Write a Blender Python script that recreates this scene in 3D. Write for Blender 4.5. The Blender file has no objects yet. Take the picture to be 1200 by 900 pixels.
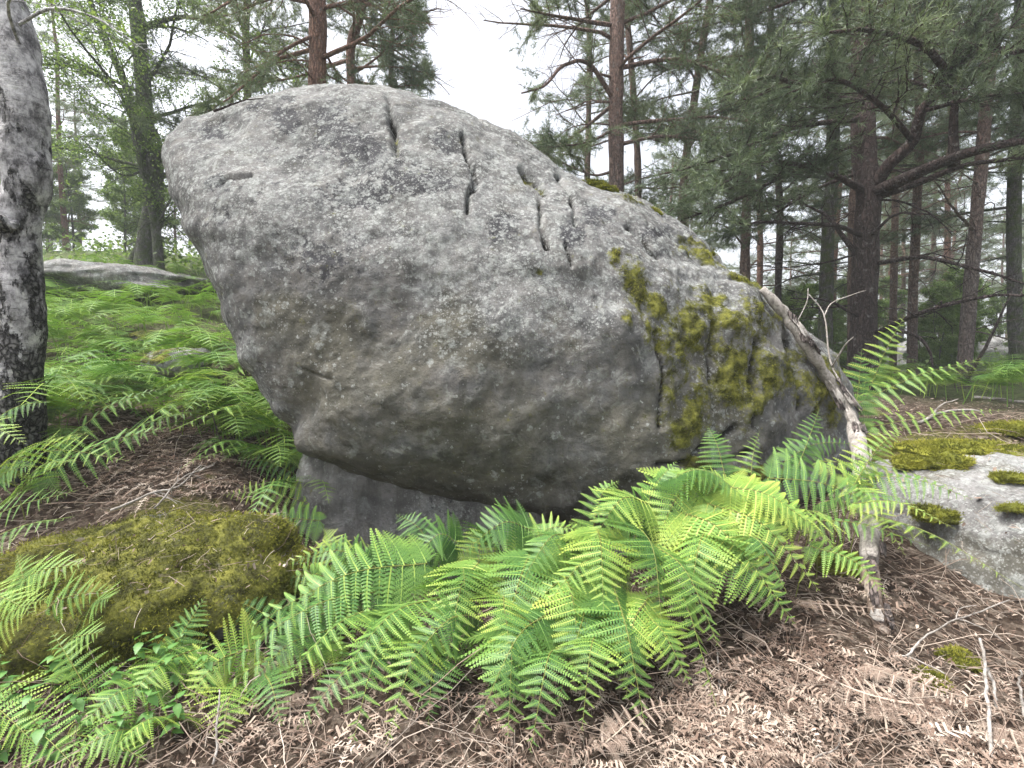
import bpy, math, random
import numpy as np
from mathutils import Matrix, Vector

R = math.radians
SC = bpy.context.scene
COL = SC.collection

# ------------------------------------------------------------------ camera
CAM_Z = 1.55
PITCH = R(3.1)
FPX = 550.0                      # focal length in pixels of the 1200 px wide photograph
cam_d = bpy.data.cameras.new("camera")
cam = bpy.data.objects.new("camera", cam_d)
COL.objects.link(cam)
cam.location = (0, 0, CAM_Z)
cam.rotation_euler = (R(90) - PITCH, 0, 0)
cam_d.sensor_width = 36
cam_d.lens = 36 * FPX / 1200
cam_d.clip_start = 0.05
cam_d.clip_end = 3000
SC.camera = cam

# ------------------------------------------------------------------ world, sun, exposure
SUN_EL, SUN_AZ = 66, 262         # azimuth measured clockwise from +Y: high on the left, above the clouds
w = bpy.data.worlds.new("World")
SC.world = w
w.use_nodes = True
nt = w.node_tree
nt.nodes.clear()
sky = nt.nodes.new('ShaderNodeTexSky')
sky.sky_type = 'NISHITA'
sky.sun_disc = False
sky.sun_elevation = R(SUN_EL)
sky.sun_rotation = R(SUN_AZ)
sky.air_density = 1.0
sky.dust_density = 6.0
sky.ozone_density = 1.0
hsv = nt.nodes.new('ShaderNodeHueSaturation')       # a veil of cloud: the blue is mostly gone
hsv.inputs['Saturation'].default_value = 0.30
bg = nt.nodes.new('ShaderNodeBackground')
bg.inputs['Strength'].default_value = 0.15
wo = nt.nodes.new('ShaderNodeOutputWorld')
nt.links.new(sky.outputs[0], hsv.inputs['Color'])
nt.links.new(hsv.outputs[0], bg.inputs['Color'])
nt.links.new(bg.outputs[0], wo.inputs['Surface'])
sl = bpy.data.lights.new("sun", 'SUN')
sl.energy = 2.0
sl.angle = R(25)
sl.color = (1.0, 0.97, 0.92)
so = bpy.data.objects.new("sun", sl)
COL.objects.link(so)
sd = Vector((math.sin(R(SUN_AZ)) * math.cos(R(SUN_EL)), math.cos(R(SUN_AZ)) * math.cos(R(SUN_EL)), math.sin(R(SUN_EL))))
so.rotation_euler = sd.to_track_quat('Z', 'Y').to_euler()
SC.view_settings.view_transform = 'Standard'
SC.view_settings.look = 'None'
SC.view_settings.gamma = 1
SC.view_settings.exposure = 1.52
SC.render.engine = 'CYCLES'
SC.cycles.max_bounces = 6
SC.cycles.transparent_max_bounces = 4
SC.cycles.use_denoising = True

# ------------------------------------------------------------------ picture <-> place
CP, SP = math.cos(PITCH), math.sin(PITCH)


def W(px, py, Y):
    """the point of the place seen at pixel (px, py) that lies Y metres ahead"""
    u = (px - 600) / FPX
    v = (450 - py) / FPX
    t = Y / (CP + v * SP)
    return np.array((u * t, Y, CAM_Z + (v * CP - SP) * t))


def proj(P):
    P = np.asarray(P, float)
    x, y, z = P[..., 0], P[..., 1], P[..., 2] - CAM_Z
    f = y * CP - z * SP
    up = y * SP + z * CP
    f = np.where(np.abs(f) < 1e-3, 1e-3, f)
    return 600 + FPX * x / f, 450 - FPX * up / f


# ------------------------------------------------------------------ numpy noise
def _hash(i, j, k, s):
    h = (i * 374761393 + j * 668265263 + k * 2147483647 + s * 974634777) & 0xffffffff
    h = ((h ^ (h >> 13)) * 1274126177) & 0xffffffff
    h = ((h ^ (h >> 16)) * 2246822519) & 0xffffffff
    return ((h ^ (h >> 15)) & 0xffffff) / float(0xffffff) * 2 - 1


def vnoise(P, f=1.0, s=0):
    P = np.asarray(P, float) * f + 1000.0
    i0 = np.floor(P).astype(np.int64)
    fr = P - i0
    fr = fr * fr * fr * (fr * (fr * 6 - 15) + 10)
    r = 0
    for dx in (0, 1):
        wx = fr[:, 0] if dx else 1 - fr[:, 0]
        for dy in (0, 1):
            wy = fr[:, 1] if dy else 1 - fr[:, 1]
            for dz in (0, 1):
                wz = fr[:, 2] if dz else 1 - fr[:, 2]
                r = r + wx * wy * wz * _hash(i0[:, 0] + dx, i0[:, 1] + dy, i0[:, 2] + dz, s)
    return r


def fbm(P, f=1.0, o=4, s=0, g=0.5):
    r = 0
    a = 1.0
    for k in range(o):
        r = r + a * vnoise(P, f, s + k * 7)
        f *= 2.03
        a *= g
    return r


def smooth(a, b, x):
    t = np.clip((x - a) / (b - a), 0, 1)
    return t * t * (3 - 2 * t)


# ------------------------------------------------------------------ mesh building
def make_mesh(name, V, F4=None, F3=None, mats=(), smooth_shade=True, attrs=None, m4=None, m3=None):
    me = bpy.data.meshes.new(name)
    V = np.asarray(V, np.float32).reshape(-1, 3)
    F4 = np.zeros((0, 4), np.int32) if F4 is None or len(F4) == 0 else np.asarray(F4, np.int32).reshape(-1, 4)
    F3 = np.zeros((0, 3), np.int32) if F3 is None or len(F3) == 0 else np.asarray(F3, np.int32).reshape(-1, 3)
    me.vertices.add(len(V))
    me.vertices.foreach_set('co', V.ravel())
    loops = np.concatenate([F4.ravel(), F3.ravel()]).astype(np.int32)
    me.loops.add(len(loops))
    me.loops.foreach_set('vertex_index', loops)
    n4, n3 = len(F4), len(F3)
    st = np.concatenate([np.arange(n4) * 4, n4 * 4 + np.arange(n3) * 3]).astype(np.int32)
    me.polygons.add(n4 + n3)
    me.polygons.foreach_set('loop_start', st)
    me.polygons.foreach_set('loop_total', np.concatenate([np.full(n4, 4), np.full(n3, 3)]).astype(np.int32))
    me.polygons.foreach_set('use_smooth', np.full(n4 + n3, smooth_shade))
    for m in mats:
        me.materials.append(m)
    if m4 is not None or m3 is not None:
        a = np.zeros(n4, np.int32) if m4 is None else np.asarray(m4, np.int32)
        b = np.zeros(n3, np.int32) if m3 is None else np.asarray(m3, np.int32)
        me.polygons.foreach_set('material_index', np.concatenate([a, b]))
    if attrs:
        for k, v in attrs.items():
            at = me.attributes.new(k, 'FLOAT', 'POINT')
            at.data.foreach_set('value', np.asarray(v, np.float32))
    me.update(calc_edges=True)
    return me


class MB:
    """collects vertices and faces for ONE mesh"""
    def __init__(self):
        self.V, self.F4, self.F3, self.T, self.m4, self.m3, self.n = [], [], [], [], [], [], 0

    def add(self, V, F4=None, F3=None, tint=0.5, mat=0):
        V = np.asarray(V, float).reshape(-1, 3)
        if F4 is not None and len(F4):
            F4 = np.asarray(F4).reshape(-1, 4)
            self.F4.append(F4 + self.n)
            self.m4.append(np.full(len(F4), mat))
        if F3 is not None and len(F3):
            F3 = np.asarray(F3).reshape(-1, 3)
            self.F3.append(F3 + self.n)
            self.m3.append(np.full(len(F3), mat))
        self.V.append(V)
        self.T.append(np.broadcast_to(np.asarray(tint, float), (len(V),)).copy())
        self.n += len(V)

    def mesh(self, name, mats, smooth_shade=True):
        cat = lambda L, d: np.concatenate(L) if L else d
        return make_mesh(name, cat(self.V, np.zeros((0, 3))), cat(self.F4, None), cat(self.F3, None), mats, smooth_shade,
                         {'tint': cat(self.T, np.zeros(0))}, cat(self.m4, None), cat(self.m3, None))


def tube(pts, rad, n=8, cap=True, rough=0.0, seed=0):
    pts = np.asarray(pts, float)
    rad = np.broadcast_to(np.asarray(rad, float), (len(pts),))
    T = np.gradient(pts, axis=0)
    T /= np.linalg.norm(T, axis=1)[:, None] + 1e-9
    a = np.array((1.0, 0, 0)) if abs(T[0, 0]) < 0.8 else np.array((0, 1.0, 0))
    A = np.zeros_like(T)
    for i in range(len(T)):
        a = a - T[i] * a.dot(T[i])
        a = a / (np.linalg.norm(a) + 1e-9)
        A[i] = a
    B = np.cross(T, A)
    th = np.arange(n) / n * 2 * math.pi
    rr = rad[:, None] * np.ones((1, n))
    V = pts[:, None, :] + rr[..., None] * (np.cos(th)[None, :, None] * A[:, None, :] + np.sin(th)[None, :, None] * B[:, None, :])
    if rough:
        nz = fbm(V.reshape(-1, 3), 3.0, 3, seed).reshape(len(pts), n)
        V = pts[:, None, :] + (V - pts[:, None, :]) * (1 + rough * nz[..., None])
    m = len(pts)
    i = np.arange(m - 1)[:, None]
    j = np.arange(n)[None, :]
    F = np.stack([i * n + j, i * n + (j + 1) % n, (i + 1) * n + (j + 1) % n, (i + 1) * n + j], -1).reshape(-1, 4)
    V = V.reshape(-1, 3)
    F3 = None
    if cap:
        V = np.concatenate([V, pts[:1], pts[-1:]])
        k = len(V)
        j = np.arange(n)
        F3 = np.concatenate([np.stack([np.full(n, k - 2), (j + 1) % n, j], -1),
                             np.stack([np.full(n, k - 1), (m - 1) * n + j, (m - 1) * n + (j + 1) % n], -1)])
    return V, F, F3


def spline(P, n):
    """Catmull-Rom through the points P, n samples"""
    P = np.asarray(P, float)
    if len(P) == 2:
        t = np.linspace(0, 1, n)[:, None]
        return P[0] * (1 - t) + P[1] * t
    Q = np.concatenate([[2 * P[0] - P[1]], P, [2 * P[-1] - P[-2]]])
    t = np.linspace(0, len(P) - 1 - 1e-6, n)
    i = t.astype(int)
    f = (t - i)[:, None]
    a, b, c, d = Q[i], Q[i + 1], Q[i + 2], Q[i + 3]
    return 0.5 * (2 * b + (c - a) * f + (2 * a - 5 * b + 4 * c - d) * f ** 2 + (3 * b - a - 3 * c + d) * f ** 3)


# ------------------------------------------------------------------ objects
def link(name, me, parent=None, loc=None):
    o = bpy.data.objects.new(name, me)
    COL.objects.link(o)
    if parent is not None:
        o.parent = parent
    if loc is not None:
        o.location = loc
    return o


def tag(o, label=None, cat=None, group=None, kind=None):
    if label: o['label'] = label
    if cat: o['category'] = cat
    if group: o['group'] = group
    if kind: o['kind'] = kind
    return o


def thing(name, label, cat, loc, group=None):
    o = link(name, None, None, tuple(loc))
    return tag(o, label, cat, group)


# ------------------------------------------------------------------ materials
class NT:
    def __init__(self, name):
        self.m = bpy.data.materials.new(name)
        self.m.use_nodes = True
        self.t = self.m.node_tree
        self.t.nodes.clear()

    def n(self, typ, props=None, **ins):
        nd = self.t.nodes.new(typ)
        for k, v in (props or {}).items():
            setattr(nd, k, v)
        for k, v in ins.items():
            self.set(nd, k, v)
        return nd

    def set(self, nd, k, v):
        s = nd.inputs[int(k[1:])] if k[0] == '_' and k[1:].isdigit() else nd.inputs[k.replace('_', ' ')]
        if isinstance(v, bpy.types.NodeSocket):
            self.t.links.new(v, s)
        elif isinstance(v, bpy.types.Node):
            self.t.links.new(v.outputs[0], s)
        else:
            s.default_value = v if not (isinstance(v, tuple) and len(v) == 3 and s.type == 'RGBA') else (*v, 1)

    def pos(self):
        return self.n('ShaderNodeNewGeometry').outputs['Position']

    def obj(self):
        return self.n('ShaderNodeTexCoord').outputs['Object']

    def noise(self, vec, scale, detail=4, rough=0.55, dist=0.0):
        return self.n('ShaderNodeTexNoise', None, Vector=vec, Scale=scale, Detail=detail, Roughness=rough, Distortion=dist).outputs['Fac']

    def voro(self, vec, scale, feature='F1', rand=1.0):
        return self.n('ShaderNodeTexVoronoi', {'feature': feature}, Vector=vec, Scale=scale, Randomness=rand)

    def ramp(self, fac, stops, interp='LINEAR'):
        nd = self.n('ShaderNodeValToRGB', None, _0=fac)
        nd.color_ramp.interpolation = interp
        els = nd.color_ramp.elements
        while len(els) < len(stops):
            els.new(0.5)
        for e, (p, c) in zip(els, stops):
            e.position = p
            e.color = (c, c, c, 1) if not isinstance(c, tuple) else (*c, 1)
        return nd.outputs[0]

    def mix(self, fac, a, b, mode='MIX'):
        nd = self.n('ShaderNodeMix', {'data_type': 'RGBA', 'blend_type': mode})
        for idx, v in ((0, fac), (6, a), (7, b)):
            s = nd.inputs[idx]
            if isinstance(v, bpy.types.NodeSocket):
                self.t.links.new(v, s)
            else:
                s.default_value = (*v, 1) if isinstance(v, tuple) else v
        return nd.outputs[2]

    def math(self, op, a, b=0.0, clamp=False):
        nd = self.n('ShaderNodeMath', {'operation': op, 'use_clamp': clamp})
        for idx, v in ((0, a), (1, b)):
            if isinstance(v, bpy.types.NodeSocket):
                self.t.links.new(v, nd.inputs[idx])
            else:
                nd.inputs[idx].default_value = v
        return nd.outputs[0]

    def attr(self, name):
        return self.n('ShaderNodeAttribute', {'attribute_name': name}).outputs['Fac']

    def scale(self, vec, s):
        return self.n('ShaderNodeMapping', None, Vector=vec, Scale=s).outputs[0]

    def bump(self, h, strength, dist, normal=None):
        nd = self.n('ShaderNodeBump', None, Height=h, Strength=strength, Distance=dist)
        if normal is not None:
            self.t.links.new(normal, nd.inputs['Normal'])
        return nd.outputs[0]

    def out(self, sh):
        o = self.n('ShaderNodeOutputMaterial')
        self.t.links.new(sh, o.inputs['Surface'])
        return self.m

    def principled(self, col, rough=0.8, normal=None, spec=0.3):
        p = self.n('ShaderNodeBsdfPrincipled', None, Base_Color=col, Roughness=rough)
        p.inputs['Specular IOR Level'].default_value = spec
        if normal is not None:
            self.t.links.new(normal, p.inputs['Normal'])
        return p.outputs[0]


def leaf_material(name, cols, trans=0.35, rough=0.5, random_obj=True, spec=0.3, noise_scale=0):
    t = NT(name)
    f = t.attr('tint')
    if random_obj:
        rnd = t.n('ShaderNodeSeparateColor', None, _0=t.n('ShaderNodeObjectInfo').outputs['Color']).outputs[0]
        f = t.math('ADD', t.math('MULTIPLY', f, 0.62), t.math('MULTIPLY', rnd, 0.38))
        grain = t.noise(t.pos(), 9.0, 4, 0.6)
        f = t.math('ADD', f, t.math('MULTIPLY', t.math('SUBTRACT', grain, 0.5), 0.35))
    c = t.ramp(f, cols)
    p = t.principled(c, rough, spec=spec)
    tr = t.n('ShaderNodeBsdfTranslucent', None, Color=t.mix(1.0, c, (1.0, 1.0, 0.55), 'MULTIPLY'))
    mx = t.n('ShaderNodeMixShader', None, _0=trans, _1=p, _2=tr.outputs[0])
    return t.out(mx.outputs[0])


def rock_material(name='rock', base=(0.168, 0.169, 0.168), moss_noise=0.0, lichen=0.5, warm=0.3):
    t = NT(name)
    P = t.obj()
    big = t.noise(P, 0.9, 5, 0.6)
    med = t.noise(P, 5.0, 6, 0.65)
    fine = t.noise(P, 26.0, 8, 0.78)
    c = t.ramp(big, [(0.3, tuple(v * 0.72 for v in base)), (0.5, base), (0.72, tuple(v * 1.35 for v in base))])
    c = t.mix(t.ramp(med, [(0.40, 0.0), (0.62, warm)]), c, (0.26, 0.215, 0.17))
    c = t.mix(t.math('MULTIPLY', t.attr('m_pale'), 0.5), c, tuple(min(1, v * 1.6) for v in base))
    # grains of the sandstone
    c = t.mix(t.ramp(fine, [(0.36, 0.5), (0.50, 0.0)]), c, (0.08, 0.08, 0.077))
    c = t.mix(t.ramp(fine, [(0.58, 0.0), (0.74, 0.28)]), c, (0.38, 0.38, 0.37))
    patch = t.ramp(t.noise(P, 2.6, 7, 0.68, 0.6), [(0.40, 0.75), (0.50, 0.15), (0.60, 0.0)])
    c = t.mix(patch, c, tuple(v * 0.42 for v in base))
    streak = t.noise(t.scale(P, (4.5, 4.5, 0.7)), 1.4, 6, 0.65)
    c = t.mix(t.ramp(streak, [(0.36, 0.6), (0.50, 0.0)]), c, (0.085, 0.083, 0.078))
    c = t.mix(t.ramp(streak, [(0.58, 0.0), (0.70, 0.35)]), c, (0.36, 0.35, 0.33))
    patch2 = t.ramp(t.noise(P, 7.5, 7, 0.72, 0.8), [(0.55, 0.0), (0.63, 0.55)])
    c = t.mix(patch2, c, (0.40, 0.41, 0.39))
    # dark crust
    d = t.math('ADD', t.math('MULTIPLY', t.attr('m_dark'), 1.0), t.math('MULTIPLY', t.math('SUBTRACT', t.noise(P, 15, 8, 0.8), 0.5), 3.0), False)
    c = t.mix(t.ramp(d, [(0.42, 0.0), (0.60, 0.9)]), c, (0.050, 0.050, 0.056))
    # olive algal film, also carrying shade painted on the boulder's lower face
    al = t.math('ADD', t.attr('m_algae_shade'), t.math('MULTIPLY', t.math('SUBTRACT', t.noise(P, 3.2, 6, 0.7), 0.5), 1.4))
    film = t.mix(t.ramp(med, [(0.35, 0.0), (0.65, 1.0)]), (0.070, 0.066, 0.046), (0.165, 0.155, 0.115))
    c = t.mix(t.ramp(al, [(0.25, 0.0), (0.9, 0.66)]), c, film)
    c = t.mix(t.ramp(t.attr('m_crack'), [(0.25, 0.0), (0.7, 0.9)]), c, (0.02, 0.018, 0.014))
    # pale crustose lichen in rosettes of many sizes
    for sc_, th, am, col in ((5.0, 0.34, 0.38, (0.34, 0.36, 0.345)), (11.0, 0.32, 0.62, (0.40, 0.42, 0.40)), (27.0, 0.30, 0.7, (0.46, 0.48, 0.46)), (60.0, 0.30, 0.5, (0.50, 0.51, 0.49))):
        wob = t.n('ShaderNodeVectorMath', {'operation': 'ADD'})
        t.t.links.new(P, wob.inputs[0])
        nz = t.n('ShaderNodeTexNoise', None, Vector=P, Scale=sc_ * 1.6, Detail=3.0)
        sub = t.n('ShaderNodeVectorMath', {'operation': 'SCALE'})
        t.t.links.new(nz.outputs['Color'], sub.inputs[0])
        sub.inputs['Scale'].default_value = 0.9 / sc_
        t.t.links.new(sub.outputs[0], wob.inputs[1])
        v = t.voro(wob.outputs[0], sc_)
        keep = t.math('GREATER_THAN', t.n('ShaderNodeSeparateColor', None, _0=v.outputs['Color']).outputs[0],
                      t.math('SUBTRACT', 1.02 - lichen * 0.3, t.math('MULTIPLY', t.attr('m_pale'), 0.85)))
        disk = t.ramp(v.outputs['Distance'], [(th, 1.0), (th + 0.12, 0.0)])
        brk = t.ramp(t.noise(P, sc_ * 4, 4, 0.7), [(0.40, 0.0), (0.55, 1.0)])
        c = t.mix(t.math('MULTIPLY', t.math('MULTIPLY', disk, keep), t.math('MULTIPLY', brk, am)), c, col)
    # moss film
    ms = t.math('ADD', t.attr('m_moss'), t.math('MULTIPLY', t.math('SUBTRACT', t.noise(P, 10, 9, 0.8), 0.5), 3.6))
    mcol = t.ramp(t.noise(P, 9, 8, 0.75), [(0.34, (0.03, 0.028, 0.010)), (0.46, (0.075, 0.078, 0.018)), (0.56, (0.175, 0.178, 0.035)), (0.7, (0.32, 0.31, 0.07))])
    mf = t.ramp(ms, [(0.36, 0.0), (0.78, 1.0)])
    c = t.mix(mf, c, mcol)
    h1 = t.noise(P, 16, 8, 0.72)
    h2 = t.noise(P, 90, 6, 0.7)
    pit = t.ramp(t.voro(P, 32).outputs['Distance'], [(0.05, 0.0), (0.35, 1.0)])
    n1 = t.bump(h1, 1.0, 0.045)
    n2 = t.bump(pit, 0.35, 0.01, n1)
    n3 = t.bump(h2, 0.8, 0.012, n2)
    return t.out(t.principled(c, 0.9, n3, 0.2))


def bark_material(name, lo, hi, z0=3.0, z1=6.0, sx=14.0, moss=0.0):
    """ridged bark, plates elongated along the trunk; colour changes with height the way pine bark does"""
    t = NT(name)
    P = t.pos()
    z = t.n('ShaderNodeSeparateXYZ', None, _0=P).outputs['Z']
    f = t.math('DIVIDE', t.math('SUBTRACT', z, z0), z1 - z0, True)
    f = t.math('ADD', f, t.math('MULTIPLY', t.math('SUBTRACT', t.noise(P, 2.5), 0.5), 0.8), True)
    Q = t.n('ShaderNodeVectorMath', {'operation': 'ADD'})
    t.t.links.new(t.scale(P, (1, 1, 0.22)), Q.inputs[0])
    nzc = t.n('ShaderNodeTexNoise', None, Vector=t.scale(P, (1, 1, 0.5)), Scale=9.0, Detail=5.0)
    sc2 = t.n('ShaderNodeVectorMath', {'operation': 'SCALE'})
    t.t.links.new(nzc.outputs['Color'], sc2.inputs[0])
    sc2.inputs['Scale'].default_value = 0.16
    t.t.links.new(sc2.outputs[0], Q.inputs[1])
    v = t.voro(Q.outputs[0], sx * 1.7, 'DISTANCE_TO_EDGE').outputs['Distance']
    c = t.mix(f, lo, hi)
    c = t.mix(t.ramp(t.noise(P, 18, 6, 0.7), [(0.35, 0.6), (0.6, 0.0)]), c, tuple(x * 0.35 for x in lo))
    c = t.mix(t.ramp(v, [(0.0, 0.6), (0.16, 0.0)]), c, tuple(x * 0.3 for x in lo))
    c = t.mix(t.ramp(t.noise(P, 11, 5, 0.7), [(0.58, 0.0), (0.7, 0.5)]), c, (0.30, 0.30, 0.28))
    if moss:
        c = t.mix(t.ramp(t.noise(P, 5, 6, 0.7), [(0.42, 0.0), (0.6, moss)]), c, (0.07, 0.10, 0.03))
    n1 = t.bump(t.ramp(v, [(0.0, 0.0), (0.2, 1.0)]), 0.9, 0.03)
    n2 = t.bump(t.noise(P, 60, 5, 0.7), 0.5, 0.01, n1)
    return t.out(t.principled(c, 0.9, n2, 0.2))


def birch_material():
    t = NT('birch_bark')
    P = t.pos()
    z = t.n('ShaderNodeSeparateXYZ', None, _0=P).outputs['Z']
    Q = t.n('ShaderNodeVectorMath', {'operation': 'ADD'})
    t.t.links.new(t.scale(P, (1, 1, 0.7)), Q.inputs[0])
    nzc = t.n('ShaderNodeTexNoise', None, Vector=P, Scale=14.0, Detail=5.0)
    sc2 = t.n('ShaderNodeVectorMath', {'operation': 'SCALE'})
    t.t.links.new(nzc.outputs['Color'], sc2.inputs[0])
    sc2.inputs['Scale'].default_value = 0.10
    t.t.links.new(sc2.outputs[0], Q.inputs[1])
    plates = t.voro(Q.outputs[0], 24, 'DISTANCE_TO_EDGE').outputs['Distance']
    lent = t.noise(t.scale(P, (0.8, 0.8, 4.0)), 6.0, 7, 0.75)
    smear = t.noise(t.scale(P, (1, 1, 0.6)), 8.0, 8, 0.78)
    white = t.ramp(smear, [(0.36, (0.05, 0.047, 0.05)), (0.44, (0.16, 0.155, 0.158)), (0.51, (0.36, 0.35, 0.355)), (0.62, (0.62, 0.61, 0.61))])
    white = t.mix(t.ramp(lent, [(0.34, 0.9), (0.44, 0.0)]), white, (0.05, 0.048, 0.048))
    dark = t.ramp(plates, [(0.0, (0.008, 0.008, 0.008)), (0.12, (0.07, 0.068, 0.066)), (0.35, (0.18, 0.175, 0.17))])
    f = t.math('SUBTRACT', 0.86, t.math('DIVIDE', t.math('SUBTRACT', z, 1.0), 3.2), False)
    f = t.math('ADD', f, t.math('MULTIPLY', t.math('SUBTRACT', t.noise(t.scale(P, (1, 1, 0.5)), 6.5, 8, 0.72), 0.5), 5.0))
    m = t.ramp(f, [(0.45, 0.0), (0.62, 1.0)])
    c = t.mix(m, white, dark)
    c = t.mix(t.ramp(t.noise(P, 7, 5, 0.7), [(0.6, 0.0), (0.72, 0.4)]), c, (0.14, 0.17, 0.09))
    h = t.math('MULTIPLY', t.ramp(plates, [(0.0, 0.0), (0.2, 1.0)]), m)
    n1 = t.bump(h, 0.9, 0.03)
    n2 = t.bump(t.noise(t.scale(P, (1, 1, 2.5)), 16, 7, 0.72), 0.8, 0.03, n1)
    return t.out(t.principled(c, 0.8, n2, 0.25))


def ground_material():
    t = NT('forest_floor')
    P = t.pos()
    a = t.noise(P, 1.1, 6, 0.65)
    b = t.noise(P, 22, 7, 0.75)
    v = t.voro(P, 30)
    leafc = t.ramp(t.n('ShaderNodeSeparateColor', None, _0=v.outputs['Color']).outputs[0],
                   [(0.0, (0.05, 0.034, 0.024)), (0.4, (0.085, 0.062, 0.046)), (0.75, (0.15, 0.115, 0.088)), (1.0, (0.28, 0.23, 0.185))])
    c = t.mix(t.ramp(b, [(0.36, 0.9), (0.55, 0.1)]), leafc, (0.035, 0.022, 0.015))
    g = t.math('ADD', t.math('MULTIPLY', t.math('SUBTRACT', a, 0.5), 2.4), t.attr('m_moss'))
    c = t.mix(t.ramp(g, [(0.42, 0.0), (0.62, 0.9)]), c, t.ramp(b, [(0.35, (0.03, 0.035, 0.012)), (0.6, (0.15, 0.145, 0.035))]))
    c = t.mix(t.math('MULTIPLY', t.attr('m_green'), t.ramp(b, [(0.3, 0.4), (0.6, 1.0)])), c,
              t.ramp(t.noise(P, 6, 7, 0.7), [(0.35, (0.035, 0.055, 0.016)), (0.65, (0.12, 0.18, 0.05))]))
    n1 = t.bump(b, 1.0, 0.05)
    n2 = t.bump(v.outputs['Distance'], 0.6, 0.02, n1)
    return t.out(t.principled(c, 0.95, n2, 0.15))


def moss_material():
    t = NT('cushion_moss')
    P = t.obj()
    f = t.math('ADD', t.math('MULTIPLY', t.attr('tint'), 0.55), t.math('MULTIPLY', t.noise(P, 7, 6, 0.7), 0.5))
    c = t.ramp(f, [(0.2, (0.055, 0.060, 0.016)), (0.36, (0.16, 0.172, 0.030)), (0.54, (0.33, 0.33, 0.05)), (0.8, (0.52, 0.47, 0.10))])
    return t.out(t.principled(c, 0.95, t.bump(t.noise(P, 70, 6, 0.75), 1.0, 0.02), 0.1))


def wood_material(name, a, b, k):
    t = NT(name)
    P = t.pos()
    f = t.noise(t.scale(P, (1, 1, 0.25)), 14, 6, 0.7)
    c = t.ramp(f, [(0.3, a), (0.5, b), (0.7, k)])
    c = t.mix(t.ramp(t.noise(P, 45, 5, 0.7), [(0.35, 0.6), (0.5, 0.0)]), c, tuple(x * 0.4 for x in a))
    return t.out(t.principled(c, 0.9, t.bump(f, 0.9, 0.02, t.bump(t.noise(P, 70, 5, 0.7), 0.6, 0.006)), 0.15))


def dead_material():
    t = NT('dead_bracken')
    c = t.ramp(t.attr('tint'), [(0.0, (0.045, 0.029, 0.021)), (0.26, (0.135, 0.092, 0.070)), (0.55, (0.27, 0.203, 0.162)), (0.85, (0.40, 0.33, 0.27)), (1.0, (0.54, 0.47, 0.405))])
    return t.out(t.principled(c, 0.9, spec=0.15))


M_ROCK = rock_material('weathered_sandstone', lichen=0.2)
M_ROCK2 = rock_material('pale_sandstone', base=(0.27, 0.265, 0.26), lichen=0.0, warm=0.15)
M_PINE = bark_material('pine_bark', (0.17, 0.145, 0.135), (0.27, 0.175, 0.145), 3.0, 7.0)
M_PINE_DK = bark_material('dark_pine_bark', (0.075, 0.060, 0.056), (0.12, 0.075, 0.065), 3.5, 8.0, 12)
M_PINE_RED = bark_material('red_pine_bark', (0.215, 0.145, 0.125), (0.31, 0.18, 0.135), 1.0, 6.0)
M_PINE_BR = bark_material('brown_pine_bark', (0.15, 0.115, 0.10), (0.25, 0.165, 0.13), 2.0, 8.0)
M_MOSSBARK = bark_material('mossy_bark', (0.16, 0.15, 0.15), (0.16, 0.16, 0.14), 3.0, 9.0, 14, 0.85)
M_BIRCH = birch_material()
M_GROUND = ground_material()
M_MOSS = moss_material()
M_FERN = leaf_material('bracken_green', [(0.08, (0.032, 0.092, 0.028)), (0.36, (0.085, 0.195, 0.050)), (0.6, (0.19, 0.335, 0.072)), (0.85, (0.40, 0.50, 0.095)), (1.0, (0.52, 0.50, 0.15))], 0.30, 0.45, True, 0.35)
M_STALK = leaf_material('bracken_stalk', [(0.0, (0.10, 0.13, 0.03)), (1.0, (0.24, 0.26, 0.07))], 0.1, 0.5)
M_NEEDLE = leaf_material('pine_needles', [(0.0, (0.062, 0.088, 0.056)), (0.5, (0.125, 0.168, 0.100)), (1.0, (0.24, 0.295, 0.165))], 0.25, 0.5, False, 0.35)
M_NEEDLE_L = leaf_material('pale_pine_needles', [(0.0, (0.10, 0.135, 0.10)), (0.5, (0.155, 0.20, 0.13)), (1.0, (0.26, 0.315, 0.20))], 0.3, 0.5, False, 0.35)
M_LEAF = leaf_material('broad_leaves', [(0.0, (0.08, 0.13, 0.05)), (0.5, (0.14, 0.215, 0.075)), (1.0, (0.25, 0.34, 0.12))], 0.45, 0.5, False, 0.35)
M_BUSH = leaf_material('seedling_leaves', [(0.0, (0.04, 0.115, 0.03)), (0.6, (0.085, 0.21, 0.055)), (1.0, (0.17, 0.33, 0.08))], 0.35, 0.45, True, 0.4)
M_DEAD = dead_material()
M_DRYWOOD = wood_material('grey_dead_wood', (0.17, 0.15, 0.13), (0.30, 0.275, 0.25), (0.47, 0.44, 0.41))
M_REDWOOD = wood_material('rotten_wood', (0.09, 0.055, 0.04), (0.22, 0.165, 0.13), (0.44, 0.39, 0.34))

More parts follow.
